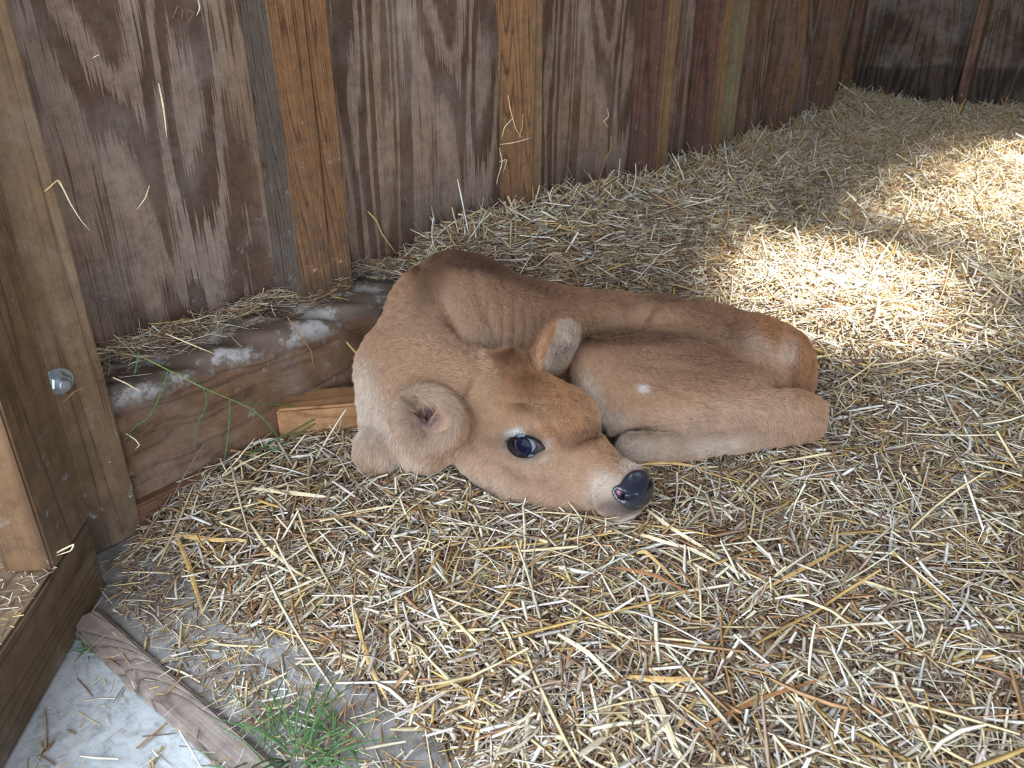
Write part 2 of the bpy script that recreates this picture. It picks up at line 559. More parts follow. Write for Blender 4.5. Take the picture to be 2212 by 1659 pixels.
# ---- unseen roof; its holes are invented and placed to shape the sun patches
def roof():
    h = .03
    xs = np.arange(-1.45, 2.35, h); ys = np.arange(-1.0, 4.45, h)
    X, Y = np.meshgrid(xs + h / 2, ys + h / 2, indexing='ij')
    k = (ZT - .2) / SUN_DIR.z
    keep = np.ones(X.shape, bool)
    rr_ = np.random.RandomState(12)
    for (cx, cy, rx, ry, rot, pr) in HOLES:
        hx, hy = cx + SUN_DIR.x * k, cy + SUN_DIR.y * k
        c_, s_ = math.cos(rot), math.sin(rot)
        dx, dy = X - hx, Y - hy
        a = (dx * c_ + dy * s_) / rx; b = (-dx * s_ + dy * c_) / ry
        q = np.sqrt(a * a + b * b) * (1 + .12 * np.sin(X * 31 + cy) * np.cos(Y * 27))
        keep &= rr_.rand(*X.shape) > pr * np.clip((1.35 - q) / .75, 0, 1)
    V = np.array([(x, y, ZT + dz) for dz in (0, .03) for x in np.append(xs, xs[-1] + h) for y in np.append(ys, ys[-1] + h)])
    nx, ny = len(xs) + 1, len(ys) + 1
    F = []
    for i in range(len(xs)):
        for j in range(len(ys)):
            if keep[i, j]:
                q = (i * ny + j, i * ny + j + 1, (i + 1) * ny + j + 1, (i + 1) * ny + j)
                F.append(q); F.append(tuple(nx * ny + t for t in q[::-1]))
    o = mesh_obj('ceiling', V, F, STUDM[2], smooth=False)
    S(o)


# sun patches on the straw: centre x, y, radii, turn
HOLES = [(-.50, 2.10, .34, .21, 2.25, .85), (-.26, 3.25, .60, .42, 1.2, .62), (-.05, 2.55, .18, .12, 0, .3), (.45, 3.7, .45, .5, 0, .5)]
roof()
# ================================================================== calf
# signed distances are sampled on a grid in the u,v,w ground frame and meshed
G0 = np.array([-0.34, 0.90, 0.0]); G1 = np.array([0.66, 1.62, 0.44]); GH = 0.0034


class Field:
    def __init__(self, g0=G0, g1=G1, h=GH):
        self.g0 = np.array(g0, float); self.h = h
        self.n = np.ceil((np.array(g1) - self.g0) / h).astype(int) + 1
        self.F = np.full(self.n, 0.08, np.float32)

    def box(self, lo, hi, m):
        a = np.clip(np.floor((lo - m - self.g0) / self.h).astype(int), 0, self.n)
        b = np.clip(np.ceil((hi + m - self.g0) / self.h).astype(int) + 1, 0, self.n)
        if (b <= a).any(): return None, None
        ax = [self.g0[i] + self.h * np.arange(a[i], b[i], dtype=np.float32) for i in range(3)]
        X = np.stack(np.meshgrid(*ax, indexing='ij'), -1).astype(np.float32)
        return tuple(slice(a[i], b[i]) for i in range(3)), X

    def put(self, sl, d, k, sub=False):
        F = self.F[sl]
        if sub:
            d = -d
            h = np.clip(0.5 - 0.5 * (F - d) / k, 0, 1)
            self.F[sl] = F * (1 - h) + d * h + k * h * (1 - h)
        else:
            h = np.clip(0.5 + 0.5 * (F - d) / k, 0, 1)
            self.F[sl] = F * (1 - h) + d * h - k * h * (1 - h)

    def cone(self, a, b, ra, rb, k=0.03, sub=False):
        a = np.array(a, float); b = np.array(b, float); r = max(ra, rb)
        sl, X = self.box(np.minimum(a, b) - r, np.maximum(a, b) + r, k + 0.04)
        if sl is None: return self
        ba = (b - a).astype(np.float32)
        pa = X - a.astype(np.float32)
        t = np.clip((pa @ ba) / (ba @ ba), 0, 1)
        d = np.linalg.norm(pa - t[..., None] * ba, axis=-1) - (ra + (rb - ra) * t)
        self.put(sl, d, k, sub)
        return self

    def ell(self, c, r, R=None, k=0.03, sub=False):
        """ellipsoid, centre c, radii r, axes = columns of R"""
        c = np.array(c, float); r = np.array(r, float)
        m = r.max()
        sl, X = self.box(c - m, c + m, k + 0.04)
        if sl is None: return self
        p = X - c.astype(np.float32)
        if R is not None: p = p @ R.astype(np.float32)
        q = p / r.astype(np.float32)
        k0 = np.linalg.norm(q, axis=-1) + 1e-6
        k1 = np.linalg.norm(q / r.astype(np.float32), axis=-1) + 1e-6
        self.put(sl, k0 * (k0 - 1) / k1, k, sub)
        return self

    def merge(self, other, k):
        h = np.clip(0.5 + 0.5 * (self.F - other.F) / k, 0, 1)
        self.F = self.F * (1 - h) + other.F * h - k * h * (1 - h)
        return self

    def at(self, p):
        """trilinear lookup"""
        q = (np.asarray(p) - self.g0) / self.h
        q = np.clip(q, 0, self.n - 1.001)
        i = q.astype(int); f = (q - i).astype(np.float32)
        F = self.F; out = 0
        for dx in (0, 1):
            for dy in (0, 1):
                for dz in (0, 1):
                    wgt = (f[:, 0] if dx else 1 - f[:, 0]) * (f[:, 1] if dy else 1 - f[:, 1]) * (f[:, 2] if dz else 1 - f[:, 2])
                    out = out + wgt * F[i[:, 0] + dx, i[:, 1] + dy, i[:, 2] + dz]
        return out

    def grad(self, p):
        e = self.h * 0.7; g = []
        for a in range(3):
            o = np.zeros(3); o[a] = e
            g.append((self.at(p + o) - self.at(p - o)) / (2 * e))
        return np.stack(g, 1)

    def mesh(self, it=3):
        F = self.F; S = F < 0
        n = np.array(F.shape) - 1
        acc = np.zeros((*n, 3), np.float32); cnt = np.zeros(n, np.float32)
        off = [(0, 0), (0, 1), (1, 0), (1, 1)]
        quads = []
        for ax in range(3):
            o1, o2 = [a for a in range(3) if a != ax]
            lo = [slice(None)] * 3; hi = [slice(None)] * 3
            lo[ax] = slice(0, -1); hi[ax] = slice(1, None)
            A = F[tuple(lo)]; B = F[tuple(hi)]
            idx = np.argwhere((A < 0) != (B < 0))
            a = A[tuple(idx.T)]; b = B[tuple(idx.T)]
            t = a / (a - b)
            pos = idx.astype(np.float32); pos[:, ax] += t
            ok = np.ones(len(idx), bool)
            cells = []
            for (p, q) in off:
                c = idx.copy(); c[:, o1] -= p; c[:, o2] -= q
                good = (c >= 0).all(1) & (c < n).all(1)
                ok &= good
                cg = c[good]
                np.add.at(acc, tuple(cg.T), pos[good]); np.add.at(cnt, tuple(cg.T), 1)
                cells.append(c)
            ccw = (a < 0)[ok]
            if ax == 1: ccw = ~ccw
            cid = [np.ravel_multi_index(c[ok].T, n) for c in (cells[0], cells[2], cells[3], cells[1])]
            q = np.stack(cid, 1)
            q = np.where(ccw[:, None], q, q[:, ::-1])
            quads.append(q)
        Q = np.concatenate(quads)
        used = np.flatnonzero(cnt.ravel() > 0)
        remap = np.full(cnt.size, -1, np.int64); remap[used] = np.arange(len(used))
        V = (acc.reshape(-1, 3)[used] / cnt.ravel()[used][:, None]).astype(float) * self.h + self.g0
        Q = remap[Q]
        for _ in range(it):
            f = self.at(V); g = self.grad(V)
            s = (f / np.maximum((g * g).sum(1), 0.2))[:, None] * g
            l = np.linalg.norm(s, axis=1, keepdims=True)
            V -= s * np.minimum(1, 0.5 * self.h / np.maximum(l, 1e-9))
        # quads normals outward
        return V, Q


def relax(V, Q, it=3, w=0.5):
    n = len(V)
    e = np.concatenate([Q[:, [0, 1]], Q[:, [1, 2]], Q[:, [2, 3]], Q[:, [3, 0]]])
    e = np.concatenate([e, e[:, ::-1]])
    deg = np.bincount(e[:, 0], minlength=n).astype(float)
    for _ in range(it):
        m = np.stack([np.bincount(e[:, 0], V[e[:, 1], a], n) for a in range(3)], 1) / deg[:, None]
        V = V + (m - V) * w
    return V


def vnormals(V, Q):
    d1 = V[Q[:, 2]] - V[Q[:, 0]]; d2 = V[Q[:, 3]] - V[Q[:, 1]]
    fn = np.cross(d1, d2)
    N = np.zeros_like(V)
    for i in range(4):
        for a in range(3):
            N[:, a] += np.bincount(Q[:, i], fn[:, a], len(V))
    return N / np.maximum(np.linalg.norm(N, axis=1, keepdims=True), 1e-12), np.linalg.norm(fn, axis=1) * 0.5


# head frame: s forward, r to the calf's right (towards the viewer), d up
HF = nrm((.680, -.715, -.10))
HR = nrm(np.cross(HF, (0.05, 0, 1.0)))
HD = np.cross(HR, HF)
HM = np.stack([HF, HR, HD], 1)
HT = np.array([-0.006, 1.206, 0.212])
HS = 1.07


def H(s, r, d):
    return HT + HM @ (np.array([s, r, d]) * HS)


torso = Field()
T = torso
# trunk from withers to rump
T.ell(P(985, 712, 1.43), (.132, .125, .158), k=.03)
T.cone(P(1075, 742, 1.44), P(1300, 772, 1.44), .146, .124, k=.05)
T.cone(P(1300, 772, 1.44), P(1500, 780, 1.43), .122, .114, k=.05)
T.cone(P(1500, 780, 1.43), P(1650, 795, 1.41), .114, .098, k=.04)
T.ell(P(1648, 850, 1.37), (.080, .09, .08), k=.04)
T.ell(P(1430, 690, 1.39), (.06, .05, .045), k=.05)               # hip point
T.ell(P(1680, 768, 1.335), (.044, .036, .036), k=.04)             # seat bone
T.ell(P(1345, 680, 1.335), (.022, .02, .05), k=.04, sub=True)     # hollow of the flank
# shoulder blade, upper arm and brisket
T.cone(P(990, 640, 1.37), P(905, 800, 1.32), .070, .085, k=.04)
T.cone(P(1010, 740, 1.33), P(940, 900, 1.28), .07, .07, k=.04)
T.ell(P(862, 830, 1.30), (.075, .09, .10), k=.04)
# neck, folded round from the shoulder to the back of the head
T.cone(P(935, 700, 1.36), P(900, 800, 1.27), .090, .088, k=.05)
T.cone(P(900, 800, 1.27), P(950, 860, 1.20), .088, .078, k=.04)
T.cone(P(950, 850, 1.20), P(1050, 860, 1.19), .078, .078, k=.04)
# dewlap and lower chest
T.cone(P(850, 900, 1.24), P(920, 960, 1.16), .062, .052, k=.03)
# belly resting on the straw
T.cone(P(1000, 880, 1.36), P(1300, 870, 1.36), .09, .08, k=.04)
# tail lying over the rump edge
T.cone(P(1640, 705, 1.44), P(1715, 740, 1.40), .020, .017, k=.02)
T.cone(P(1715, 740, 1.40), P(1742, 800, 1.35), .017, .013, k=.012)
T.cone(P(1742, 800, 1.35), P(1732, 850, 1.32), .013, .010, k=.01)

fore = Field()
# folded foreleg: knee pushed forward, cannon tucked back under the chest
fore.cone(P(860, 930, 1.22), P(822, 967, 1.18), .05, .040, k=.02)
fore.ell(P(818, 974, 1.175), (.038, .042, .040), k=.02)
fore.cone(P(822, 985, 1.19), P(1010, 1005, 1.22), .03, .024, k=.02)
fore.cone(P(880, 930, 1.42), P(850, 950, 1.36), .05, .035, k=.02)

hind = Field()
# thigh, stifle, shank, hock and the cannon bone lying forward along the straw
hind.cone(P(1600, 790, 1.36), P(1460, 790, 1.31), .072, .070, k=.03)
hind.cone(P(1460, 792, 1.31), P(1330, 795, 1.28), .066, .066, k=.03)
hind.cone(P(1600, 820, 1.32), P(1380, 850, 1.25), .06, .056, k=.03)
hind.ell(P(1312, 806, 1.27), (.060, .06, .066), k=.03)
hind.cone(P(1325, 850, 1.25), P(1480, 880, 1.22), .058, .042, k=.03)
hind.cone(P(1480, 880, 1.22), P(1700, 888, 1.24), .040, .033, k=.03)
hind.ell(P(1718, 885, 1.25), (.055, .04, .036), k=.02)
# fold of flank skin
hind.cone(P(1298, 850, 1.25), P(1335, 905, 1.22), .045, .022, k=.02)
cannon = Field()
cannon.cone(P(1740, 910, 1.240), P(1600, 942, 1.208), .035, .029, k=.02)
cannon.cone(P(1600, 942, 1.208), P(1440, 964, 1.182), .028, .027, k=.02)
cannon.cone(P(1440, 964, 1.182), P(1364, 966, 1.165), .029, .025, k=.015)


def surf(fld, x, y, v0=0.9, v1=1.6):
    """first point of the field under photo position x, y, with its normal"""
    vs = np.linspace(v0, v1, 1400)
    pts = np.array([P(x, y, v) for v in vs])
    f = fld.at(pts)
    i = int(np.argmax(f < 0.0005))
    p = pts[i]
    g = fld.grad(p[None])[0]
    return p, nrm(g)


def l2h(p):
    """ground frame to head frame"""
    return (HM.T @ (np.asarray(p) - HT)) / HS


def build_head(h):
    h.ell(H(.045, 0, -.040), (.078, .066, .066), HM, k=.02)              # braincase
    h.ell(H(-.002, 0, .010), (.030, .040, .034), HM, k=.025)             # poll
    h.ell(H(.095, 0, -.018), (.065, .056, .036), HM, k=.03)              # forehead
    for q in (1, -1):
        h.ell(H(.112, .048 * q, -.024), (.042, .028, .028), HM, k=.025)  # brow
        h.ell(H(.125, .048 * q, -.052), (.038, .026, .034), HM, k=.018)  # orbit
        h.cone(H(-.005, .050 * q, -.092), H(.090, .050 * q, -.116), .058, .052, k=.03)   # jaw
        h.cone(H(.090, .050 * q, -.116), H(.205, .018 * q, -.116), .050, .032, k=.03)
        h.ell(H(.262, .024 * q, -.082), (.026, .022, .030), HM, k=.015)   # nostril wing
    h.cone(H(.110, 0, -.055), H(.240, 0, -.074), .055, .037, k=.03)      # nose bridge
    h.ell(H(.258, 0, -.085), (.036, .038, .036), HM, k=.02)              # muzzle
    h.cone(H(.17, 0, -.118), H(.256, .003, -.124), .030, .0255, k=.015)      # chin
    h.cone(H(-.04, .055, -.098), H(.045, .060, -.118), .050, .050, k=.03)  # throat side
    # mouth line and the groove behind the muzzle
    for q in (1, -1):
        h.cone(H(.285, .018 * q, -.120), H(.225, .040 * q, -.122), .0025, .003, k=.005, sub=True)
    return h


head = build_head(Field())
body = torso
body.merge(fore, .012); body.merge(hind, .014); body.merge(cannon, .008); body.merge(head, .02)

# ---- eyes: right one seen, left one mirrored on the far side of the head
EYE_C, EYE_N = surf(body, 1131, 963)
EYE_R = .0235
EYE_C = EYE_C - EYE_N * .0125
eh = l2h(EYE_C); enh = HM.T @ EYE_N
EYES = [(EYE_C, EYE_N, 1), (H(eh[0], -eh[1], eh[2]), HM @ (enh * np.array([1, -1, 1])), -1)]
for c, n, q in EYES:
    body.ell(c, (EYE_R * 1.0,) * 3, k=.003, sub=True)


def mir(p, q):
    """mirror a ground-frame point across the head's midplane when q = -1"""
    a = l2h(p)
    return H(a[0], a[1] * q, a[2])


# ---- nostrils
NOS = [surf(body, 1334, 1061)[0], surf(body, 1343, 1070)[0], surf(body, 1358, 1072)[0], surf(body, 1374, 1068)[0]]
NRM = surf(body, 1352, 1070)[1]


def nostrils(f):
    for q in (1, -1):
        pts = [mir(p - NRM * .001, q) for p in NOS]
        rr = (.0055, .0075, .0070, .0045)
        for i in range(3):
            f.cone(pts[i], pts[i + 1], rr[i], rr[i + 1], k=.003, sub=True)
        f.cone(pts[1], mir(NOS[2] - NRM * .016, q), .006, .004, k=.003, sub=True)


body.cone(P(900, 876, 1.105), P(934, 902, 1.118), .019, .021, k=.004, sub=True)      # room behind the near ear's canal
gp = [surf(body, x_, y_)[0] for x_, y_ in ((1335, 934), (1400, 926), (1480, 921), (1550, 912))]
for a_, b_ in zip(gp, gp[1:]):
    body.cone(a_, b_, .0105, .0095, k=.005, sub=True)             # gap between shank and cannon
nostrils(body)
BV, BQ = body.mesh()
BV = relax(BV, BQ, 1, .4)
# ribs and loose wrinkled skin behind the shoulder, neck folds
BN, _ = vnormals(BV, BQ)
px, py, pz = proj_px(uvw2w(BV))


def blob(x, y, rx, ry, rot=0.0):
    c, s_ = math.cos(math.radians(rot)), math.sin(math.radians(rot))
    dx, dy = px - x, py - y
    a = (dx * c + dy * s_) / rx; b = (-dx * s_ + dy * c) / ry
    return np.exp(-(a * a + b * b))


near = (BN @ nrm((0, -1, .5))) > -0.1
hm = np.clip(1.6 - head.at(BV) / .010, 0, 1)        # 1 on the head, 0 on the body
dis = np.zeros(len(BV))
dis += -0.0052 * (1 - np.abs(np.sin((px + .10 * py + 6 * np.sin(py / 31)) / 7.5))) ** 2 * blob(1105, 708, 58, 62, 8)
dis += -0.0035 * (1 - np.abs(np.sin((px - .25 * py) / 11))) ** 2 * blob(1260, 690, 80, 34)
dis += 0.0028 * np.sin((px - .35 * py) / 22) * blob(1300, 690, 120, 60)
dis += -0.0045 * blob(1040, 640, 16, 120, -20) - .0055 * blob(985, 700, 14, 90, -32)
dis += -0.0035 * np.exp(-((py - (.38 * px + 290)) / 7) ** 2) * blob(1480, 855, 110, 50)
dis += -0.004 * np.exp(-((py - (770 - .05 * (px - 1400))) / 8) ** 2) * blob(1500, 765, 100, 30)
dis += -0.003 * np.exp(-((py - (800 - .12 * (px - 1400))) / 7) ** 2) * blob(1560, 790, 90, 30)
dis += -0.0045 * (1 - np.abs(np.sin((py - .12 * px) / 11))) ** 2 * blob(1510, 780, 130, 60)
dis += -.0060 * np.exp(-((py - (838 - 1.55 * (px - 1020))) / 14) ** 2) * blob(1010, 850, 26, 50)       # crease behind the jaw
dis += -.0068 * blob(1390, 688, 14, 34, 35) - .006 * blob(1345, 714, 60, 7, -8) + .004 * blob(1425, 680, 16, 30, 20)                        # flank fold
dis += -.0060 * blob(1590, 760, 70, 12, 28) + .004 * blob(1630, 735, 50, 20, 28)
dis += -.0030 * np.abs(np.sin((py + .5 * px) / 13)) * blob(1290, 880, 40, 60)
dis *= 1 - hm
dis += hm * (.0035 * blob(1150, 902, 50, 14, 8) - .003 * blob(1195, 925, 40, 12, 40) - .0030 * blob(1265, 945, 30, 10, -25))
dis += hm * -0.0025 * np.exp(-((py - (872 + .10 * (px - 1150))) / 5) ** 2) * blob(1150, 874, 60, 40)
dis += hm * (-.0022 * blob(1110, 1012, 60, 13, 33) + .003 * blob(1160, 1062, 80, 22, 15))
dis += 0.0020 * np.sin(px / 37 + 2) * np.sin(py / 33)
nearnose = np.clip((np.linalg.norm(BV - H(.272, 0, -.075), axis=1) - .05) / .03, 0, 1)
neareye = np.clip((np.linalg.norm(BV - EYE_C, axis=1) - .026) / .012, 0, 1)
BV = BV + BN * (1.7 * dis * near * nearnose * neareye)[:, None]

# ---- ears: furry cups


def make_ear(c, axis, cup, L, W, TH, hole, off, name):
    a = nrm(axis); n = nrm(np.array(cup) - a * np.dot(a, cup)); b = np.cross(n, a)
    R = np.stack([a, b, n], 1)
    c = np.array(c)
    m = np.array([L, L, L]) + .02
    f = Field(c - m, c + m, .0022)
    f.ell(c, (L, W, TH), R, k=.01)
    f.ell(c - a * L * .75 - n * .006, (L * .42, W * .55, TH * 1.1), R, k=.015)    # root
    if name == 'l': f.ell(c + a * off[0] + b * off[1] + n * TH * 1.55, (L * .84, W * .76, TH * 1.15), R, k=.012, sub=True)
    else: f.ell(c - a * .004 + n * TH * 1.25, (L * .70, W * .66, TH * .9), R, k=.02, sub=True)
    if hole:
        f.ell(c + a * hole[0] + b * hole[1] + n * TH * .35, (hole[2], hole[3], TH * .9), R, k=.006, sub=True)
    return f, R


E1C = P(924, 902, 1.104)
E2C = P(1200, 752, 1.245)
ear1, R1 = make_ear(E1C, (-.97, .02, .16), (.12, -.95, .40), .060, .056, .034, None, (-.030, .030), 'r')
# narrow comma-shaped mouth of the near ear with the dark canal behind it
nE = R1[:, 2]
ear1.cone(P(886, 868, 1.100), P(928, 886, 1.104), .012, .017, k=.006, sub=True)
ear1.cone(P(928, 886, 1.104), P(934, 908, 1.108), .017, .015, k=.006, sub=True)
ear1.cone(P(905, 880, 1.080), P(930, 895, 1.080), .016, .018, k=.006, sub=True)
ear1.ell(P(972, 925, 1.09), (.030, .036, .020), R1, k=.012)
ear2, R2 = make_ear(E2C, nrm(P(1236, 688, 1.285) - P(1165, 808, 1.215)), (.62, -.70, .05), .057, .045, .020, None, (.006, -.006), 'l')
ear2.cone(P(1215, 735, 1.255), P(1234, 702, 1.280), .024, .014, k=.015)
ear2.cone(P(1156, 790, 1.24), P(1208, 722, 1.268), .026, .014, k=.012)
EV1, EQ1 = ear1.mesh(); EV2, EQ2 = ear2.mesh()
EV1 = relax(EV1, EQ1, 2); EV2 = relax(EV2, EQ2, 2)

# ---- moist nose pad
c0 = H(.27, 0, -.08)
nose = Field(c0 - .075, c0 + .075, .0016)
build_head(nose)
nostrils(nose)
nose.F = nose.F - .0024
reg = Field(c0 - .075, c0 + .075, .0016)
reg.ell(H(.296, 0, -.054), (.038, .050, .034), HM, k=.004)
for q in (1, -1):
    for p_, r_ in zip(NOS, (.008, .009, .009, .008)):
        reg.ell(mir(p_, q), (r_,) * 3, k=.008)
nose.F = np.maximum(nose.F, reg.F)
inr = ((BV > reg.g0) & (BV < reg.g0 + reg.h * (reg.n - 1.01))).all(1)
push = np.zeros(len(BV)); push[inr] = np.clip(-reg.at(BV[inr]) / .003, 0, 1)
BV = BV - BN * (push * .0035)[:, None]
NV, NQ = nose.mesh()
NV = relax(NV, NQ, 2)

# ---- eye parts
AP = [(1106, 957), (1111, 952.5), (1119, 949), (1129, 946.6), (1138, 946.6), (1147.7, 949), (1154.5, 954), (1158, 961), (1155.5, 969.5), (1147, 976.5), (1137, 981), (1127.5, 982), (1119, 979), (1111.5, 973), (1106.4, 965.4)]
RIM = [(1096, 955), (1102, 946), (1114, 942), (1127, 940), (1140, 940), (1153, 944), (1167, 953), (1178, 969), (1168, 974), (1155, 981), (1142, 987), (1127, 989), (1113, 985), (1102, 976), (1096, 966)]


def on_sphere(x, y, c, r):
    d = nrm(P(x, y, 1.2) - np.array([0, 0, CAMZ])); o = np.array([0, 0, CAMZ]) - c
    b = o @ d; disc = b * b - (o @ o - r * r)
    t = -b - math.sqrt(max(disc, 0))
    return np.array([0, 0, CAMZ]) + d * t


def densify(pts, k=4):
    pts = np.array(pts, float); n = len(pts); out = []
    for i in range(n):
        p0, p1, p2, p3 = pts[i - 1], pts[i], pts[(i + 1) % n], pts[(i + 2) % n]
        for j in range(k):
            t = j / k
            out.append(.5 * ((2 * p1) + (-p0 + p2) * t + (2 * p0 - 5 * p1 + 4 * p2 - p3) * t * t + (-p0 + 3 * p1 - 3 * p2 + p3) * t ** 3))
    return np.array(out)


AP2, RIM2 = densify(AP), densify(RIM)
inner = np.array([on_sphere(x, y, EYE_C, EYE_R + .0003) for x, y in AP2])
outer = []
for (x, y) in RIM2:
    p, n = surf(body, x, y)
    outer.append(p + n * .0004)
outer = np.array(outer)
lid_rings = [inner * 1.0]
for t, lift in ((.12, .0022), (.4, .0030), (.75, .0020), (1.0, 0.0)):
    m = inner * (1 - t) + outer * t
    nn = m - EYE_C; nn /= np.linalg.norm(nn, axis=1, keepdims=True)
    lid_rings.append(m + nn * lift)
LIDV = np.concatenate(lid_rings)
nr = len(AP2)
LIDQ = np.array([(k * nr + i, k * nr + (i + 1) % nr, (k + 1) * nr + (i + 1) % nr, (k + 1) * nr + i)
                 for k in range(len(lid_rings) - 1) for i in range(nr)])
IRIS_DIR = nrm(on_sphere(1127, 966, EYE_C, EYE_R) - EYE_C)
# ================================================================== coat
FR = np.random.RandomState(5)
# flow of the hair, as photo position -> direction along the photo, carried onto the skin
FLOW = np.array([
    (930, 570, .6, .35), (1000, 560, 1, .35), (1100, 600, 1, .6), (1250, 650, .9, .5), (1400, 650, .9, .5), (1550, 690, .9, .4), (1680, 710, .75, .7),
    (1740, 780, .1, 1), (1735, 830, 0, 1), (1680, 780, .1, 1), (1600, 740, .8, .55),
    (960, 640, .2, .9), (1040, 660, .55, .85), (1090, 720, .25, 1), (1170, 700, .45, .9), (1250, 700, .6, .8), (1330, 680, .75, .6),
    (860, 640, -.6, .75), (900, 720, -.9, .25), (980, 740, -.9, -.1), (1040, 790, -.85, -.15), (850, 760, -.8, .5), (800, 800, -.25, 1), (790, 900, .0, 1),
    (900, 800, -.9, .1), (830, 900, -.2, 1), (880, 980, -.4, .8), (820, 980, .1, 1),
    (1290, 740, -.2, .9), (1400, 740, .5, .5), (1500, 740, .9, .4), (1270, 820, .15, 1), (1300, 890, .35, .9), (1350, 850, .6, .6), (1420, 890, .95, .3),
    (1500, 850, 1, .05), (1600, 850, 1, -.1), (1680, 870, .95, .15), (1750, 900, .6, .7), (1500, 800, .9, .3), (1600, 800, .9, .35),
    (1700, 940, -.6, .6), (1600, 940, -.9, .3), (1450, 965, -1, .15), (1350, 970, -.9, .3),
], float)
FLOW_H = np.array([
    # head: hair parts at the poll and runs to the brows and jaw
    (1110, 770, -.2, .9), (1060, 800, -.7, .6), (1030, 860, -.5, .9), (1120, 830, -.2, 1), (1190, 830, .5, .8), (1180, 880, .2, 1), (1250, 870, .6, .8),
    (1080, 890, .1, 1), (1130, 910, .8, .5), (1180, 940, .8, .8), (1060, 940, -.1, 1), (1230, 920, .5, .8), (1280, 930, .3, .6),
    (1250, 980, -.6, -.7), (1320, 1000, -.8, -.45), (1370, 1030, -.8, -.3), (1200, 1000, -.5, .3), (1280, 1040, -.8, .2),
    (1100, 1000, -.5, .9), (1050, 1010, -.6, .9), (1120, 1060, -.7, .7), (1200, 1070, -.7, .6), (1300, 1090, -.8, .5), (980, 980, -.6, .8), (1340, 1110, -.5, .8),
    (930, 970, -.5, .85), (1000, 930, -.3, 1)], float)
# coat colours: photo position, radii, turn, colour, strength
TAN = np.array(srgb(169, 133, 105))
BROWN = np.array(srgb(112, 80, 60)); DARK = np.array(srgb(66, 44, 34)); RUST = np.array(srgb(160, 112, 76)); PALE = np.array(srgb(208, 192, 178))
WHITE = np.array(srgb(236, 234, 234)); GREY = np.array(srgb(98, 92, 94)); PINK = np.array(srgb(182, 152, 130)); BLACK = np.array(srgb(24, 22, 26))
MARKS = [
    (1230, 655, 280, 70, 8, BROWN, .26), (1450, 800, 170, 70, 0, BROWN, .12), (990, 560, 95, 22, 12, DARK, .85), (930, 620, 22, 60, 25, BROWN, .6), (1110, 595, 90, 16, 22, DARK, .6), (1240, 632, 120, 20, 6, BROWN, .55), (1440, 640, 50, 14, 4, DARK, .7),
    (1150, 650, 90, 60, 20, BROWN, .25), (1560, 680, 110, 26, 12, BROWN, .65), (1600, 715, 40, 28, 20, DARK, .45),
    (1690, 720, 70, 45, 35, RUST, .9), (1735, 790, 26, 70, -5, RUST, .8), (1715, 795, 12, 50, 0, BROWN, .5), (1640, 750, 35, 22, 40, PALE, .25), (1700, 760, 18, 26, 0, PALE, .4),
    (1370, 730, 120, 14, -2, DARK, .72), (1500, 742, 100, 18, 6, DARK, .45), (1560, 780, 110, 26, 10, BROWN, .55), (1420, 770, 110, 30, 0, BROWN, .35), (1500, 815, 90, 20, -5, BROWN, .35),
    (1385, 838, 10, 7, 0, WHITE, .55), (1280, 880, 22, 60, -20, PALE, .9), (1330, 920, 30, 25, 0, PALE, .7), (1370, 965, 45, 25, 0, PALE, .65), (1240, 790, 14, 40, 0, BROWN, .5),
    (1600, 935, 160, 40, 0, PINK, .5), (1650, 880, 110, 35, 0, PINK, .35), (1560, 965, 60, 14, -8, PALE, .6), (1500, 900, 170, 20, -5, PINK, .5), (1450, 965, 130, 26, -4, PALE, .4),
    (790, 900, 40, 70, 0, PALE, .75), (870, 1000, 50, 20, 10, PALE, .6), (840, 940, 50, 30, 0, PALE, .5), (820, 975, 35, 30, 0, PINK, .5), (780, 830, 20, 50, 0, PALE, .5),
    (950, 700, 90, 60, 0, PINK, .3), (1080, 760, 50, 24, 35, PALE, .3),
]
HMARKS = [
    (1110, 790, 70, 40, 10, RUST, .55), (1110, 772, 40, 12, 0, BROWN, .6), (1180, 830, 50, 34, 20, RUST, .55), (1090, 850, 50, 40, 0, RUST, .25),
    (1235, 890, 34, 60, -20, RUST, .5), (1265, 940, 30, 16, -10, BROWN, .75), (1225, 950, 26, 16, 30, BROWN, .5), (1190, 930, 30, 20, 40, RUST, .4),
    (1100, 905, 40, 20, 0, TAN, .3), (1110, 934, 16, 9, -20, WHITE, .95), (1178, 958, 10, 10, 0, PALE, .8), (1092, 960, 8, 16, 0, PALE, .5), (1160, 990, 28, 9, -10, PALE, .6),
    (1132, 962, 40, 27, 8, BLACK, .92), (1100, 1010, 50, 14, 30, BROWN, .35), (1170, 1030, 60, 10, 25, BROWN, .2), (1320, 1000, 34, 14, 30, RUST, .35), (1230, 1010, 60, 30, 20, TAN, .3),
    (1300, 1058, 26, 34, 20, PALE, .8), (1370, 1018, 22, 18, 20, PALE, .8), (1345, 1040, 34, 10, 10, PALE, .7), (1333, 1098, 42, 18, 10, GREY, .92), (1352, 1098, 34, 9, 5, BLACK, .55),
    (1310, 1125, 50, 10, 0, GREY, .5), (1365, 1120, 40, 8, -20, PALE, .8), (1150, 1095, 120, 16, 6, PINK, .5), (1150, 1050, 150, 50, 20, PINK, .45), (1050, 990, 90, 40, 30, PINK, .3), (1060, 1060, 70, 18, 25, PALE, .35), (960, 1010, 60, 20, 10, PALE, .3), (990, 850, 20, 40, -20, BROWN, .35),
]
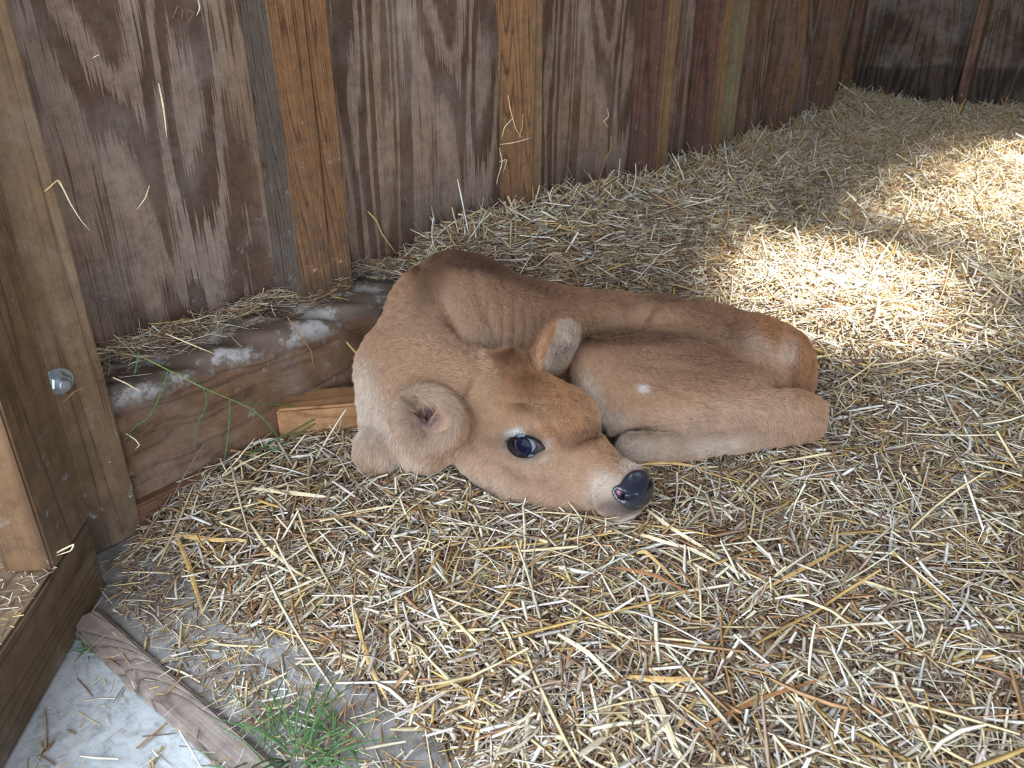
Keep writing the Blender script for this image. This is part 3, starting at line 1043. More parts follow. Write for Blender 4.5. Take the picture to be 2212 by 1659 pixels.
LENS = [(1240, 880, 40, 70, .018), (1320, 920, 40, 30, .017), (790, 900, 40, 90, .017), (850, 990, 70, 40, .015), (1330, 960, 30, 20, .012), (1500, 870, 160, 50, .012), (1760, 900, 40, 50, .014),
        (1115, 670, 80, 90, .0062), (1530, 780, 120, 60, .0070), (1420, 660, 100, 40, .0070)]
HLENS = [(1110, 772, 40, 16, .016), (980, 980, 70, 30, .012), (1340, 1070, 70, 50, .0045), (1130, 960, 60, 40, .0045), (1230, 980, 120, 80, .0062), (1180, 1060, 150, 60, .0070), (1340, 1115, 50, 20, .0070)]


def px_gauss(x, y, X, Y, rx, ry, rot=0):
    c, s_ = math.cos(math.radians(rot)), math.sin(math.radians(rot))
    dx, dy = x - X, y - Y
    a = (dx * c + dy * s_) / rx; b = (-dx * s_ + dy * c) / ry
    return np.exp(-(a * a + b * b))


def coat_color(x, y, hm_):
    col = np.repeat(np.array(TAN)[None], len(x), 0)
    for tab, m in ((MARKS, 1 - hm_), (HMARKS, hm_)):
        for X, Y, rx, ry, rot, cc_, st in tab:
            w_ = px_gauss(x, y, X, Y, rx * 1.1, ry * 1.1, rot)
            w_ = (np.clip(w_ * 1.5, 0, 1) * st * m)[:, None]
            col = col * (1 - w_) + cc_ * w_
    return col


def head_mask(p):
    return np.clip(1.6 - head.at(p) / .010, 0, 1)


def px_dir(p, x, y, dx, dy):
    """3-D direction at ground-frame point p that runs along dx, dy in the photo"""
    c = (x - 1106) / FPX; s_ = -(y - 829.5) / FPX
    # right and image-up axes at p
    U_ = np.stack([np.ones(len(p)), np.zeros(len(p)), np.zeros(len(p))], 1)
    K = np.stack([np.zeros(len(p)), np.full(len(p), math.sin(PITCH)), np.full(len(p), math.cos(PITCH))], 1)
    d = U_ * dx[:, None] - K * dy[:, None]
    return d / np.linalg.norm(d, axis=1, keepdims=True)


def flow_dir(p, n, x, y, table=FLOW, sig=48.0):
    d2 = (x[:, None] - table[None, :, 0]) ** 2 + (y[:, None] - table[None, :, 1]) ** 2
    w_ = np.exp(-d2 / (2 * sig * sig)) + 1e-9 / (1 + d2)
    dx = (w_ * table[None, :, 2]).sum(1); dy = (w_ * table[None, :, 3]).sum(1)
    l = np.hypot(dx, dy) + 1e-12
    d = px_dir(p, x, y, dx / l, dy / l)
    d = d - n * (d * n).sum(1, keepdims=True)
    return d / np.maximum(np.linalg.norm(d, axis=1, keepdims=True), 1e-6)


def sample_mesh(V, Q, count, wfn=None):
    N_, A = vnormals(V, Q)
    if wfn is not None: A = A * wfn(V[Q].mean(1))
    cum = np.cumsum(A); cum /= cum[-1]
    fi = np.searchsorted(cum, FR.rand(count))
    a, b = FR.rand(count, 1), FR.rand(count, 1)
    q = Q[fi]
    bil = lambda X: (X[q[:, 0]] * (1 - a) + X[q[:, 1]] * a) * (1 - b) + (X[q[:, 3]] * (1 - a) + X[q[:, 2]] * a) * b
    nn = bil(N_); nn /= np.linalg.norm(nn, axis=1, keepdims=True)
    return bil(V), nn


def hair_object(name, root, d, n, length, lift, radius, color, mat, parent, curl=.12, nst=4):
    cnt = len(root)
    t = np.linspace(0, 1, nst)[None, :, None]
    d2 = d + FR.normal(0, curl, (cnt, 3)); d2 /= np.linalg.norm(d2, axis=1, keepdims=True)
    l = (length * FR.uniform(.6, 1.2, cnt))[:, None, None]
    lf = np.asarray(lift)[:, None, None] if np.ndim(lift) else lift
    pts = root[:, None, :] - n[:, None, :] * .0006 + d2[:, None, :] * t * l + n[:, None, :] * (l * lf * (1.7 * t - 1.0 * t * t))
    pts = pts + FR.normal(0, 1, (cnt, 1, 3)) * (t ** 2) * l * .07
    pts = uvw2w(pts.reshape(-1, 3))
    hc = bpy.data.hair_curves.new(name)
    hc.add_curves([nst] * cnt)
    hc.attributes['position'].data.foreach_set('vector', pts.astype(np.float32).ravel())
    r = hc.attributes.get('radius') or hc.attributes.new('radius', 'FLOAT', 'POINT')
    rr = (radius * np.array([1.0, .9, .65, .12])[:nst])[None, :] * FR.uniform(.8, 1.2, (cnt, 1))
    r.data.foreach_set('value', rr.astype(np.float32).ravel())
    a = hc.attributes.new('tint', 'FLOAT_COLOR', 'CURVE')
    c = np.ones((cnt, 4), np.float32); c[:, :3] = color
    a.data.foreach_set('color', c.ravel())
    hc.materials.append(mat)
    o = bpy.data.objects.new(name, hc); COL.objects.link(o)
    o.parent = parent; o.matrix_parent_inverse = parent_world(parent).inverted()
    return o


N = NT('coat_hair')
at = N.n('ShaderNodeAttribute', attribute_name='tint')
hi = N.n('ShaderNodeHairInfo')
tipc = N.ramp(hi.outputs['Intercept'], [(0.0, (.62, .60, .58)), (.45, (1, 1, 1)), (1.0, (1.15, 1.15, 1.16))])  # roots darkened, tips lightened: shade within the fur put into the colour
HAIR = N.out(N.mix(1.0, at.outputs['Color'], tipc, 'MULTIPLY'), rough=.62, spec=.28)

N = NT('skin')
at = N.n('ShaderNodeAttribute', attribute_name='tint')
SKIN = N.out(at.outputs['Color'], rough=.75, spec=.2)
N = NT('ear_skin')
at = N.n('ShaderNodeAttribute', attribute_name='tint')
ESKIN = N.out(at.outputs['Color'], rough=.6, spec=.3)

# ---- objects
cbase = uvw2w(P(1250, 900, 1.28)); cbase[2] = .04
calf = empty('calf', tuple(cbase))
tag(calf, 'fawn-brown calf lying curled on the straw with its chin resting on the ground', 'calf')
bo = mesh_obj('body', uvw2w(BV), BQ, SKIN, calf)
px, py, pz = proj_px(uvw2w(BV))
attr_color(bo.data, 'tint', coat_color(px, py, head_mask(BV)) * .42)  # coat colour darkened on the skin to paint shade between hairs


def cam_weight(c):
    n_ = len(c)
    return np.ones(n_)


# body hair
facing = nrm((0.0, -1.0, .55))


def body_w(c):
    w_ = np.where(c[:, 2] < .03, .05, 1.0)
    x, y, z = proj_px(uvw2w(c))
    w_ = w_ * (1 + .7 * px_gauss(x, y, 1150, 950, 200, 150))
    return w_


R0, N0 = sample_mesh(BV, BQ, FUR_N, body_w)
back = (N0 @ facing) < -.45
keep = ~(back & (FR.rand(len(R0)) < .7))
x, y, z = proj_px(uvw2w(R0))
# no hair on the nose pad, in the eye or the nostrils
keep &= reg.at(np.clip(R0, reg.g0, reg.g0 + reg.h * (reg.n - 1))) > .0012 if False else keep
inreg = ((R0 > reg.g0) & (R0 < reg.g0 + reg.h * (reg.n - 1.01))).all(1)
rv = np.full(len(R0), 1.0); rv[inreg] = reg.at(R0[inreg])
keep &= rv > -.0005
for c, n_, q in EYES:
    keep &= np.linalg.norm(R0 - c, axis=1) > EYE_R + .0008
keep &= ~((px_gauss(x, y, 1132, 963, 34, 24, 8) > .42) & (N0 @ facing > 0))
R0, N0, x, y, rv = R0[keep], N0[keep], x[keep], y[keep], rv[keep]
hm_ = head_mask(R0)
D0 = flow_dir(R0, N0, x, y) * (1 - hm_[:, None]) + flow_dir(R0, N0, x, y, FLOW_H) * hm_[:, None]
D0 /= np.maximum(np.linalg.norm(D0, axis=1, keepdims=True), 1e-6)
ln = np.full(len(R0), .0078)
for tab, m in ((LENS, 1 - hm_), (HLENS, hm_)):
    for X, Y, rx, ry, L_ in tab:
        w_ = px_gauss(x, y, X, Y, rx, ry) * m; ln = ln * (1 - w_) + L_ * w_
w_ = np.clip(1 - rv / .02, 0, 1) * (rv < .5); ln = ln * (1 - w_) + .0030 * w_
col = coat_color(x, y, hm_)
cl = 1 + .22 * vnoise(x, y, 5.0, 41) + .16 * vnoise(x, y, 19.0, 42)
col = col * (FR.uniform(.70, 1.26, len(x)) * cl)[:, None]
col = np.clip(col, .003, .95)
# clumps: neighbouring hairs lean together
cx_, cy_ = vnoise(x, y, 9.0, 51), vnoise(x, y, 9.0, 52)
D0 = D0 + .45 * (np.cross(N0, D0) * cx_[:, None]); D0 /= np.linalg.norm(D0, axis=1, keepdims=True)
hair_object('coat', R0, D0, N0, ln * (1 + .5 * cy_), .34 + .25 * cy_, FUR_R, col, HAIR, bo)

# ears
for (EV, EQ, R, cen, nm, lab, cnt, flen) in ((EV1, EQ1, R1, E1C, 'ear', 'near ear, open towards the viewer', 52000, .014), (EV2, EQ2, R2, E2C, 'ear', 'far ear standing up behind the head', 26000, .013)):
    loc = (EV - cen) @ R
    en, _ = vnormals(EV, EQ)
    eo = mesh_obj(nm, uvw2w(EV), EQ, ESKIN, calf)
    cup = (en @ R[:, 2]) > .0
    rr = np.hypot(loc[:, 0] / .058, loc[:, 1] / .050)
    inn = np.clip(1.4 - rr * 1.9, 0, 1) * cup
    ecol = np.array(srgb(168, 132, 104))[None] * (1 - inn[:, None]) + np.array(srgb(84, 58, 62))[None] * inn[:, None]
    attr_color(eo.data, 'tint', ecol * .8)
    Re, Ne = sample_mesh(EV, EQ, cnt)
    lo = (Re - cen) @ R; ln_ = Ne @ R
    L0 = .058 if nm == 'ear' and cnt > 40000 else .057; W0 = .056 if cnt > 40000 else .041
    rad = np.hypot(lo[:, 0] / L0, lo[:, 1] / W0)
    incup = (ln_[:, 2] > -.1) & (rad < .93)
    # bare patch in the middle of the cup
    bare = incup & (np.hypot((lo[:, 0] + .008) / (.030 if cnt > 40000 else .02), (lo[:, 1] + .002) / .021) < 1) & (FR.rand(len(lo)) < (.93 if cnt > 40000 else .3))
    k = ~bare
    Re, Ne, lo, ln_, rad, incup = Re[k], Ne[k], lo[k], ln_[k], rad[k], incup[k]
    # outside hair runs to the tip; inside hair sweeps from the rim across the cup
    dl = np.zeros_like(lo)
    dl[:, 0] = 1
    if cnt > 40000:
        sw = np.stack([-.35 * np.ones(len(lo)), -lo[:, 1] * 6 - .55 + 0 * lo[:, 0], .3 * np.ones(len(lo))], 1)
        sw[:, 1] = np.where(lo[:, 0] < .01, -1.0, -.2) * .8
        sw[:, 0] = np.where(lo[:, 0] < .01, .1, .8)
    else:
        sw = np.stack([.35 + 0 * lo[:, 0], 1.0 + 0 * lo[:, 0], .4 + 0 * lo[:, 0]], 1)
    dl = np.where(incup[:, None], sw, dl)
    d = dl @ R.T
    if cnt > 40000:      # image-wise sweep for the near ear: down and to the left out of the cup
        ex, ey, _z = proj_px(uvw2w(Re))
        tab = np.array([(860, 850, -.5, -.5), (900, 838, .6, -.25), (950, 850, .9, .3), (985, 880, .6, .9), (990, 930, -.1, 1), (960, 940, -.25, 1), (950, 900, -.5, .8), (900, 940, -.4, .8), (860, 900, -.6, .6), (880, 880, -.9, .2), (930, 975, -.2, 1)], float)
        d = flow_dir(Re, Ne, ex, ey, tab, 22.0)
    d = d - Ne * (d * Ne).sum(1, keepdims=True); d /= np.maximum(np.linalg.norm(d, axis=1, keepdims=True), 1e-6)
    ec = np.where(incup[:, None], (PALE * .28 + TAN * .58), TAN * .85)
    if cnt < 40000:
        qx, qy, _q = proj_px(uvw2w(Re))
        left = (qx - (1174 + (790 - qy) * .42)) < 0
        ec = np.where((incup & ~left)[:, None], PALE * .50 + TAN * .28, RUST * .7 + TAN * .3)
    rimw = np.clip((rad - .8) * 4, 0, 1)[:, None] * np.where(ln_[:, 2:3] < .5, 1, 0)
    ec = ec * (1 - .35 * rimw) + DARK * .35 * rimw
    ex, ey, _z = proj_px(uvw2w(Re))
    ec = ec * (FR.uniform(.6, 1.2, len(Re)) * (1 + .45 * vnoise(ex, ey, 5.0, 61)))[:, None]
    L_ = np.where(incup, flen, flen * .6)
    eo['label'] = lab
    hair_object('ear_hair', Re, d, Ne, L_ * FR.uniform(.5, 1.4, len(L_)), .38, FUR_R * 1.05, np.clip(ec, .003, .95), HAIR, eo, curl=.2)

# nose pad, eyes, lids
N = NT('wet_nose')
tc = N.n('ShaderNodeTexCoord')
vo = N.n('ShaderNodeTexVoronoi', i_Scale=420.0); N.l(tc.outputs['Object'], vo.inputs[0])
nb_ = N.n('ShaderNodeTexNoise', i_Scale=90.0); N.l(tc.outputs['Object'], nb_.inputs[0])
at = N.n('ShaderNodeAttribute', attribute_name='tint')
NOSEM = N.out(at.outputs['Color'], rough=.24, spec=.6, bump=N.math('ADD', vo.outputs['Distance'], N.math('MULTIPLY', nb_.outputs[0], .8)), bump_d=.0008, bump_s=.6, Coat_Weight=.5, Coat_Roughness=.12)
no = mesh_obj('nose', uvw2w(NV), NQ, NOSEM, calf)
no['label'] = 'moist blue-black nose pad'
pk = np.zeros(len(NV))
pk = np.maximum(pk, np.exp(-(np.linalg.norm(NV - (NOS[0] * .6 + NOS[1] * .4 - NRM * .006), axis=1) / .0048) ** 2))
base = np.array(srgb(34, 38, 50))[None]
attr_color(no.data, 'tint', base * (1 - pk[:, None]) + np.array(srgb(160, 120, 130))[None] * pk[:, None])

N = NT('eyeball')
tc = N.n('ShaderNodeTexCoord')
gd = N.n('ShaderNodeVectorMath', operation='DOT_PRODUCT')
nv2 = N.n('ShaderNodeVectorMath', operation='NORMALIZE'); N.l(tc.outputs['Object'], nv2.inputs[0])
N.l(nv2.outputs[0], gd.inputs[0]); gd.inputs[1].default_value = (0, 0, 1)
ec_ = N.ramp(gd.outputs['Value'], [(0.0, (.13, .15, .20)), (.735, (.12, .14, .19)), (.76, (.006, .006, .012)), (.90, (.010, .010, .022)), (.93, (.004, .004, .012)), (1.0, (.004, .005, .018))])
EYEM = N.out(ec_, rough=.08, spec=.07)
N = NT('eyelid')
EYELIDM = N.out(srgb(18, 16, 20), rough=.5, spec=.22)


def sphere_mesh(r, nu=48, nv=32):
    V = [(0, 0, r)] + [(r * math.sin(math.pi * j / nv) * math.cos(2 * math.pi * i / nu), r * math.sin(math.pi * j / nv) * math.sin(2 * math.pi * i / nu), r * math.cos(math.pi * j / nv)) for j in range(1, nv) for i in range(nu)] + [(0, 0, -r)]
    F = [(0, 1 + i, 1 + (i + 1) % nu) for i in range(nu)]
    F += [(1 + (j - 1) * nu + i, 1 + j * nu + i, 1 + j * nu + (i + 1) % nu, 1 + (j - 1) * nu + (i + 1) % nu) for j in range(1, nv - 1) for i in range(nu)]
    e = len(V) - 1; b0 = 1 + (nv - 2) * nu
    F += [(b0 + i, e, b0 + (i + 1) % nu) for i in range(nu)]
    return V, F


for c, n_, q in EYES:
    V_, F_ = sphere_mesh(EYE_R)
    e = mesh_obj('eye', V_, F_, EYEM)
    e.location = uvw2w(c)
    dirv = IRIS_DIR if q == 1 else HM @ ((HM.T @ IRIS_DIR) * np.array([1, -1, 1]))
    e.rotation_euler = Vector(uvw2w(dirv)).to_track_quat('Z', 'Y').to_euler()
    e.parent = calf; e.matrix_parent_inverse = parent_world(calf).inverted()
    lv = LIDV if q == 1 else np.array([mir(p, -1) for p in LIDV])
    lo_ = mesh_obj('eyelid', uvw2w(lv), LIDQ if q == 1 else LIDQ[:, ::-1], EYELIDM, e)
    # eyelashes on the upper lid
    if q == 1:
        up_i = [i for i in range(len(AP2)) if AP2[i][1] < 955]
        ring = lid_rings[2]
        pr, dr, nrv = [], [], []
        for i in up_i:
            for _ in range(7):
                p_ = ring[i] + FR.normal(0, .0008, 3)
                ou = nrm(ring[i] - EYE_C)
                pr.append(p_); nrv.append(ou); dr.append(nrm(ou * .5 + np.array([.25 * (AP2[i][0] - 1130) / 25, -.3, -.35]) + FR.normal(0, .15, 3)))
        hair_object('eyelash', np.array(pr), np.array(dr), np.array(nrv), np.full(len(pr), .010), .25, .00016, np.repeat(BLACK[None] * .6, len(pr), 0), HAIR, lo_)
# ================================================================== straw
RS = np.random.RandomState(11)


WY = np.array([.3, .9, 1.05, 1.25, 1.5, 2.0, 2.4, 2.8, 3.4, 4.3, 5.0])
WZ = np.array([.03, .06, .22, .29, .305, .290, .285, .292, .305, .345, .35])


def straw_h(x, y):
    x = np.asarray(x, float); y = np.asarray(y, float)
    inner = hmix(.045, .13, (y - 1.3) / 1.2)
    inner = hmix(inner, .40, (y - 2.5) / 1.9)
    wall = np.interp(y, WY, WZ)
    d = x + 1.30
    h = hmix(np.maximum(wall, inner), inner, (d - .13) / .38)
    h = h + .030 * vnoise(x, y, .33, 1) * hmix(.35, 1, (y - .9) / .9) + .016 * vnoise(x, y, .13, 2) + .012 * vnoise(x, y, .05, 3) + .09 * vnoise(x, y, .8, 5) * hmix(0, 1, (y - 1.9) / .8)
    # mound in front right, thinning to the bare concrete along the threshold
    h = h + .035 * hmix(0, 1, (x + .25) / .5) * hmix(1, 0, (y - .9) / .5)
    edge = .335 + .05 * vnoise(x, y * 0 + 3, .12, 7) + hmix(.0, .03, (x + .75) / .3) - .25 * np.clip(x + .42, 0, 1)
    h = hmix(-.012, h, (y - edge) / .24 + .05)
    return h


def in_view(x, y, z=0.1, m=.28):
    a, b, d = proj_px(np.stack([x, y, np.full_like(x, z)], -1))
    return (d > .15) & (a > -2212 * m) & (a < 2212 * (1 + m)) & (b < 1659 * (1 + m * 1.5)) & (b > 60)


# soft underlay that carries the loose stalks
nx, ny = 300, 340
gx, gy = np.meshgrid(np.linspace(-1.31, 1.9, nx), np.linspace(.30, 4.29, ny), indexing='ij')
gz = straw_h(gx, gy) - .012 + .006 * vnoise(gx, gy, .03, 9)
gz = gz - .03 * (gz < .012)
gz = np.where((gx < -1.15) & (gy < 1.0), np.minimum(gz, -.01), gz)
UV_ = np.stack([gx, gy, gz], -1).reshape(-1, 3)
ii, jj = np.meshgrid(np.arange(nx - 1), np.arange(ny - 1), indexing='ij')
b_ = (ii * ny + jj).ravel()
UQ = np.stack([b_, b_ + ny, b_ + ny + 1, b_ + 1], 1)

PAL = np.array([srgb(238, 228, 204), srgb(226, 208, 166), srgb(210, 176, 112), srgb(180, 142, 104), srgb(158, 134, 116), srgb(246, 243, 236), srgb(212, 200, 190), srgb(130, 102, 80)])
PW_FRONT = np.array([.20, .15, .04, .13, .17, .10, .16, .05])
PW_BACK = np.array([.27, .24, .12, .09, .06, .12, .07, .03])


def ribbons(pos, yaw, pitch, L, W, TK, bend, roll, segs, kink=None):
    """flattened stalks as 4-sided tubes following an arc. returns verts, quads"""
    n = len(L); R = segs + 1
    t = np.linspace(-.5, .5, R)[None, :]
    d = np.stack([np.cos(yaw) * np.cos(pitch), np.sin(yaw) * np.cos(pitch), np.sin(pitch)], 1)
    side = np.stack([-np.sin(yaw), np.cos(yaw), np.zeros(n)], 1)
    up = np.cross(d, side)
    cr, sr = np.cos(roll)[:, None], np.sin(roll)[:, None]
    s2 = side * cr + up * sr; u2 = -side * sr + up * cr
    c = pos[:, None, :] + d[:, None, :] * (t * L[:, None])[..., None]
    c = c + s2[:, None, :] * ((t ** 2 - .08) * (bend[:, 0] * L)[:, None])[..., None] + u2[:, None, :] * ((t ** 2 - .08) * (bend[:, 1] * L)[:, None])[..., None]
    if kink is not None:
        c = c + u2[:, None, :] * (np.maximum(t, 0) * (kink * L)[:, None])[..., None]
    tap = 1 - .22 * np.abs(2 * t) ** 5
    tap = tap * RS.uniform(.72, 1.12, (n, R))
    hw = (W[:, None] * .5 * tap)[..., None]; ht = (TK[:, None] * .5 * tap)[..., None]
    S_, U_ = s2[:, None, :], u2[:, None, :]
    V = np.stack([c + S_ * hw, c + U_ * ht, c - S_ * hw, c - U_ * ht * .6], 2)      # n,R,4,3
    base = (np.arange(n) * R * 4)[:, None, None]
    k = (np.arange(segs) * 4)[None, :, None]; j = np.arange(4)[None, None, :]; j2 = (j + 1) % 4
    Q = np.stack([base + k + j, base + k + j2, base + k + 4 + j2, base + k + 4 + j], -1).reshape(-1, 4)
    return V.reshape(-1, 3), Q


def scatter(n, x0, x1, y0, y1, dens_fn=None):
    x = RS.uniform(x0, x1, n); y = RS.uniform(y0, y1, n)
    k = in_view(x, y)
    x, y = x[k], y[k]
    if dens_fn is not None:
        k = RS.rand(len(x)) < dens_fn(x, y); x, y = x[k], y[k]
    return x, y


BT_ = False
SV, SQ, SCOL = [], [], []
nv_ = 0
pieces = 0


def add_pieces(x, y, lift, Lr, Wr, flat, segs, pitch_s, colw=None, wildness=0.0, thick=.3, hfn=None):
    global nv_, pieces
    h0 = (hfn or straw_h)(x, y)
    if hfn is None:
        k = h0 > .001 + .01 * RS.rand(len(x)); x, y, h0 = x[k], y[k], h0[k]
    n = len(x)
    if n == 0: return
    L = RS.uniform(*Lr, n) * RS.choice([.55, .9, 1.15, 1.6], n)
    W = RS.uniform(*Wr, n)
    yaw = RS.uniform(0, 2 * np.pi, n) + 1.2 * vnoise(x, y, .11, 21)
    pitch = RS.normal(0, pitch_s, n)
    wild = RS.rand(n) < wildness
    pitch = np.where(wild, RS.uniform(.25, 1.0, n), pitch)
    z = h0 + RS.uniform(lift[0], lift[1], n) + np.abs(np.sin(pitch)) * L * .32
    pos = np.stack([x, y, z], 1)
    bend = RS.normal(0, .075, (n, 2)) * RS.choice([1, 1, 1, 4], (n, 1)); roll = RS.normal(0, .55, n)
    TKv = W * thick * .8
    kink = np.where(RS.rand(n) < .18, RS.uniform(-.8, .8, n), 0)
    V, Q = ribbons(pos, yaw, pitch, L, W, TKv, bend, roll, segs, kink)
    R = segs + 1
    VV = V.reshape(n, R * 4, 3)
    # reject what would cut into the calf, the sill, the posts, or the slab
    mid = VV.reshape(-1, 3)[:, :]
    uvw = mid @ UVW
    inb = ((uvw > body.g0) & (uvw < body.g0 + body.h * (body.n - 1))).all(1)
    f = np.full(len(mid), 1.0)
    f[inb] = body.at(uvw[inb])
    bad = (f.reshape(n, -1).min(1) < -.004)
    cx, cy = VV[..., 0], VV[..., 1]
    ax_, ay_, _z = proj_px(VV.reshape(-1, 3))
    onface = (ax_ > 770) & (ax_ < 1440) & (ay_ > 560) & (ay_ < 1075) & (_z < 1.75) & (mid[:, 2] > .070) & (f < .09)
    bad |= onface.reshape(n, -1).any(1)
    if hfn is None: bad |= ((cx < -1.145) & (cy < 1.02) & (VV[..., 2] < .24)).any(1)
    bad |= (cx < XP + .001).any(1) | (cy > YB - .001).any(1)
    bad |= ((cx < -1.126) & (cy < .43)).any(1)
    rel = (cx - c0_[0] + .01) * nn_[0] + (cy - c0_[1]) * nn_[1]
    along = (cx - c0_[0]) * g[0] + (cy - c0_[1]) * g[1]
    if not BT_: bad |= ((rel < .012) & (along > -.01) & (along < .95) & (VV[..., 2] < .14)).any(1)
    ok = ~bad
    if not ok.any(): return
    VV = VV[ok]; n2 = int(ok.sum())
    VV[..., 2] = VV[..., 2] + np.maximum(0, .0012 - VV[..., 2].min((1)))[:, None] if hfn is None else VV[..., 2]
    base = (np.arange(n2) * R * 4)[:, None, None]
    k = (np.arange(segs) * 4)[None, :, None]; j = np.arange(4)[None, None, :]; j2 = (j + 1) % 4
    Q = np.stack([base + k + j, base + k + j2, base + k + 4 + j2, base + k + 4 + j], -1).reshape(-1, 4)
    tback = np.clip((y[ok] * .6 + x[ok] * .5 - .55) / 1.1 + .35 * vnoise(x[ok], y[ok], .3, 31), 0, 1)
    cw = PW_FRONT[None] * (1 - tback[:, None]) + PW_BACK[None] * tback[:, None]
    if colw is not None: cw = np.repeat(np.array(colw)[None], n2, 0)
    cum = np.cumsum(cw / cw.sum(1, keepdims=True), 1)
    ci = (RS.rand(n2)[:, None] > cum).sum(1).clip(0, len(PAL) - 1)
    col = PAL[ci] * RS.uniform(.72, 1.12, (n2, 1))
    SV.append(VV.reshape(-1, 3).astype(np.float32)); SQ.append(Q + nv_)
    SCOL.append((np.repeat(col, R * 4, 0) * RS.uniform(.76, 1.16, (n2 * R * 4, 1))).clip(0, .93).astype(np.float32))
    nv_ += n2 * R * 4
    pieces += n2


def dist(x, y): return np.sqrt(x * x + y * y)


XR = (-1.30, 1.9)
# buried chaff, then layers of chopped stalks, larger stalks on top
near = lambda x, y: np.clip(1.25 - dist(x, y) * .33, .12, 1)
K_ = STRAW_K
x, y = scatter(int(480000 * K_), *XR, .30, 4.28, near); add_pieces(x, y, (-.018, .003), (.010, .030), (.0013, .0030), 1, 1, .20)
x, y = scatter(int(430000 * K_), *XR, .30, 4.28, near); add_pieces(x, y, (-.014, .006), (.020, .045), (.0020, .0042), 1, 2, .17, wildness=.03)
x, y = scatter(int(150000 * K_), *XR, .32, 4.28, near); add_pieces(x, y, (-.006, .010), (.024, .052), (.0036, .0072), 1, 3, .15, wildness=.04, thick=.18)
x, y = scatter(int(11000 * K_), *XR, .40, 4.28, near); add_pieces(x, y, (.003, .013), (.07, .14), (.0034, .0060), 1, 4, .10, wildness=.04, colw=(.35, .22, .12, .12, .05, .09, .03, .02), thick=.4)
# far field: more thin stalks standing up
far = lambda x, y: np.clip((dist(x, y) - 1.7) * .5, 0, 1)
x, y = scatter(int(150000 * K_), *XR, 1.2, 4.28, far); add_pieces(x, y, (-.004, .014), (.03, .065), (.0020, .0042), 1, 2, .30, wildness=.14)
big = lambda x, y: np.clip((y - 1.15) * 1.2, 0, 1) * np.clip(1.5 - dist(x, y) * .25, .3, 1)
x, y = scatter(int(17000 * K_), *XR, 1.1, 4.28, big); add_pieces(x, y, (.000, .016), (.035, .085), (.0045, .0085), 1, 3, .26, wildness=.10, thick=.2, colw=(.34, .24, .08, .08, .04, .16, .05, .01))
# stalks standing up where the bed meets the wall
ys_ = RS.uniform(1.15, 3.6, 420); xs_ = -1.215 + np.abs(RS.normal(0, .05, 420))
sv_ = len(SV)
x, y = xs_, ys_
k_ = in_view(x, y); x, y = x[k_], y[k_]
add_pieces(x, y, (.008, .03), (.04, .09), (.0022, .0050), 1, 4, .75, wildness=.5, colw=(.34, .26, .12, .08, .02, .14, .03, .01), thick=.3)
# thin litter on the bare concrete along the threshold
flat_h = lambda x, y: np.maximum(straw_h(x, y), 0) * 0
pad = lambda x, y: np.where((y > .235) & (y < .31), .019, .0)
lit = lambda x, y: np.clip(1 - (np.abs(y - .325)) / .10, .04, 1) * (x < .1)
x, y = scatter(int(10000 * K_), -1.1, .1, .0, .45, lit); k_ = ~((y > .24) & (y < .305) & (RS.rand(len(x)) < .75)); x, y = x[k_], y[k_]; add_pieces(x, y, (.002, .005), (.008, .028), (.0009, .0026), 1, 1, .04, colw=(.15, .15, .1, .2, .15, .1, .05, .1), hfn=pad)
lit = lambda x, y: np.clip(.25 - .6 * np.abs(y - .18), 0, 1) * (x < -.3)
x, y = scatter(1300, -1.1, -.2, .0, .25, lit); add_pieces(x, y, (.002, .005), (.015, .05), (.0012, .0036), 1, 2, .03, colw=(.15, .2, .2, .2, .15, .05, .0, .1), hfn=pad)
lit2 = lambda x, y: np.clip(1.1 - np.abs(y - .35) / .09, 0, 1) * (x < .0)
x, y = scatter(1200, -1.08, .0, .295, .45, lit2); add_pieces(x, y, (.002, .007), (.016, .045), (.0016, .0042), 1, 2, .06, colw=(.2, .15, .06, .18, .14, .12, .1, .05), hfn=lambda x, y: np.zeros(len(x)))
# debris on the ledge of the foundation beam
led = lambda x, y: np.clip(1.1 - np.abs(x + 1.275) / .06, .15, 1) * (.35 + 1.3 * np.clip(vnoise(x, y, .10, 77) + .45, 0, 1))
ledh = lambda x, y: np.full(len(x), .255) - .02 * (x > -1.17)
x, y = scatter(5200, -1.315, -1.165, .43, 1.15, led); add_pieces(x, y, (.000, .012), (.008, .022), (.0008, .0022), 1, 1, .2, colw=(.1, .1, .08, .25, .27, .05, .05, .1), hfn=ledh)
x, y = scatter(1500, -1.315, -1.165, .43, 1.15, led); add_pieces(x, y, (.004, .018), (.02, .06), (.0012, .0030), 1, 3, .15, colw=(.25, .2, .08, .15, .12, .15, .05, .0), hfn=ledh)

bt = lambda x, y: np.full(len(x), .1225)
tt = RS.uniform(.11, .5, 500); ss = RS.uniform(-.10, -.004, 500)
x, y = c0_[0] + g[0] * tt + nn_[0] * ss, c0_[1] + g[1] * tt + nn_[1] * ss
BT_ = True; add_pieces(x, y, (.000, .003), (.006, .022), (.0008, .0022), 1, 1, .05, colw=(.1, .12, .1, .22, .2, .08, .08, .1), hfn=bt); BT_ = False

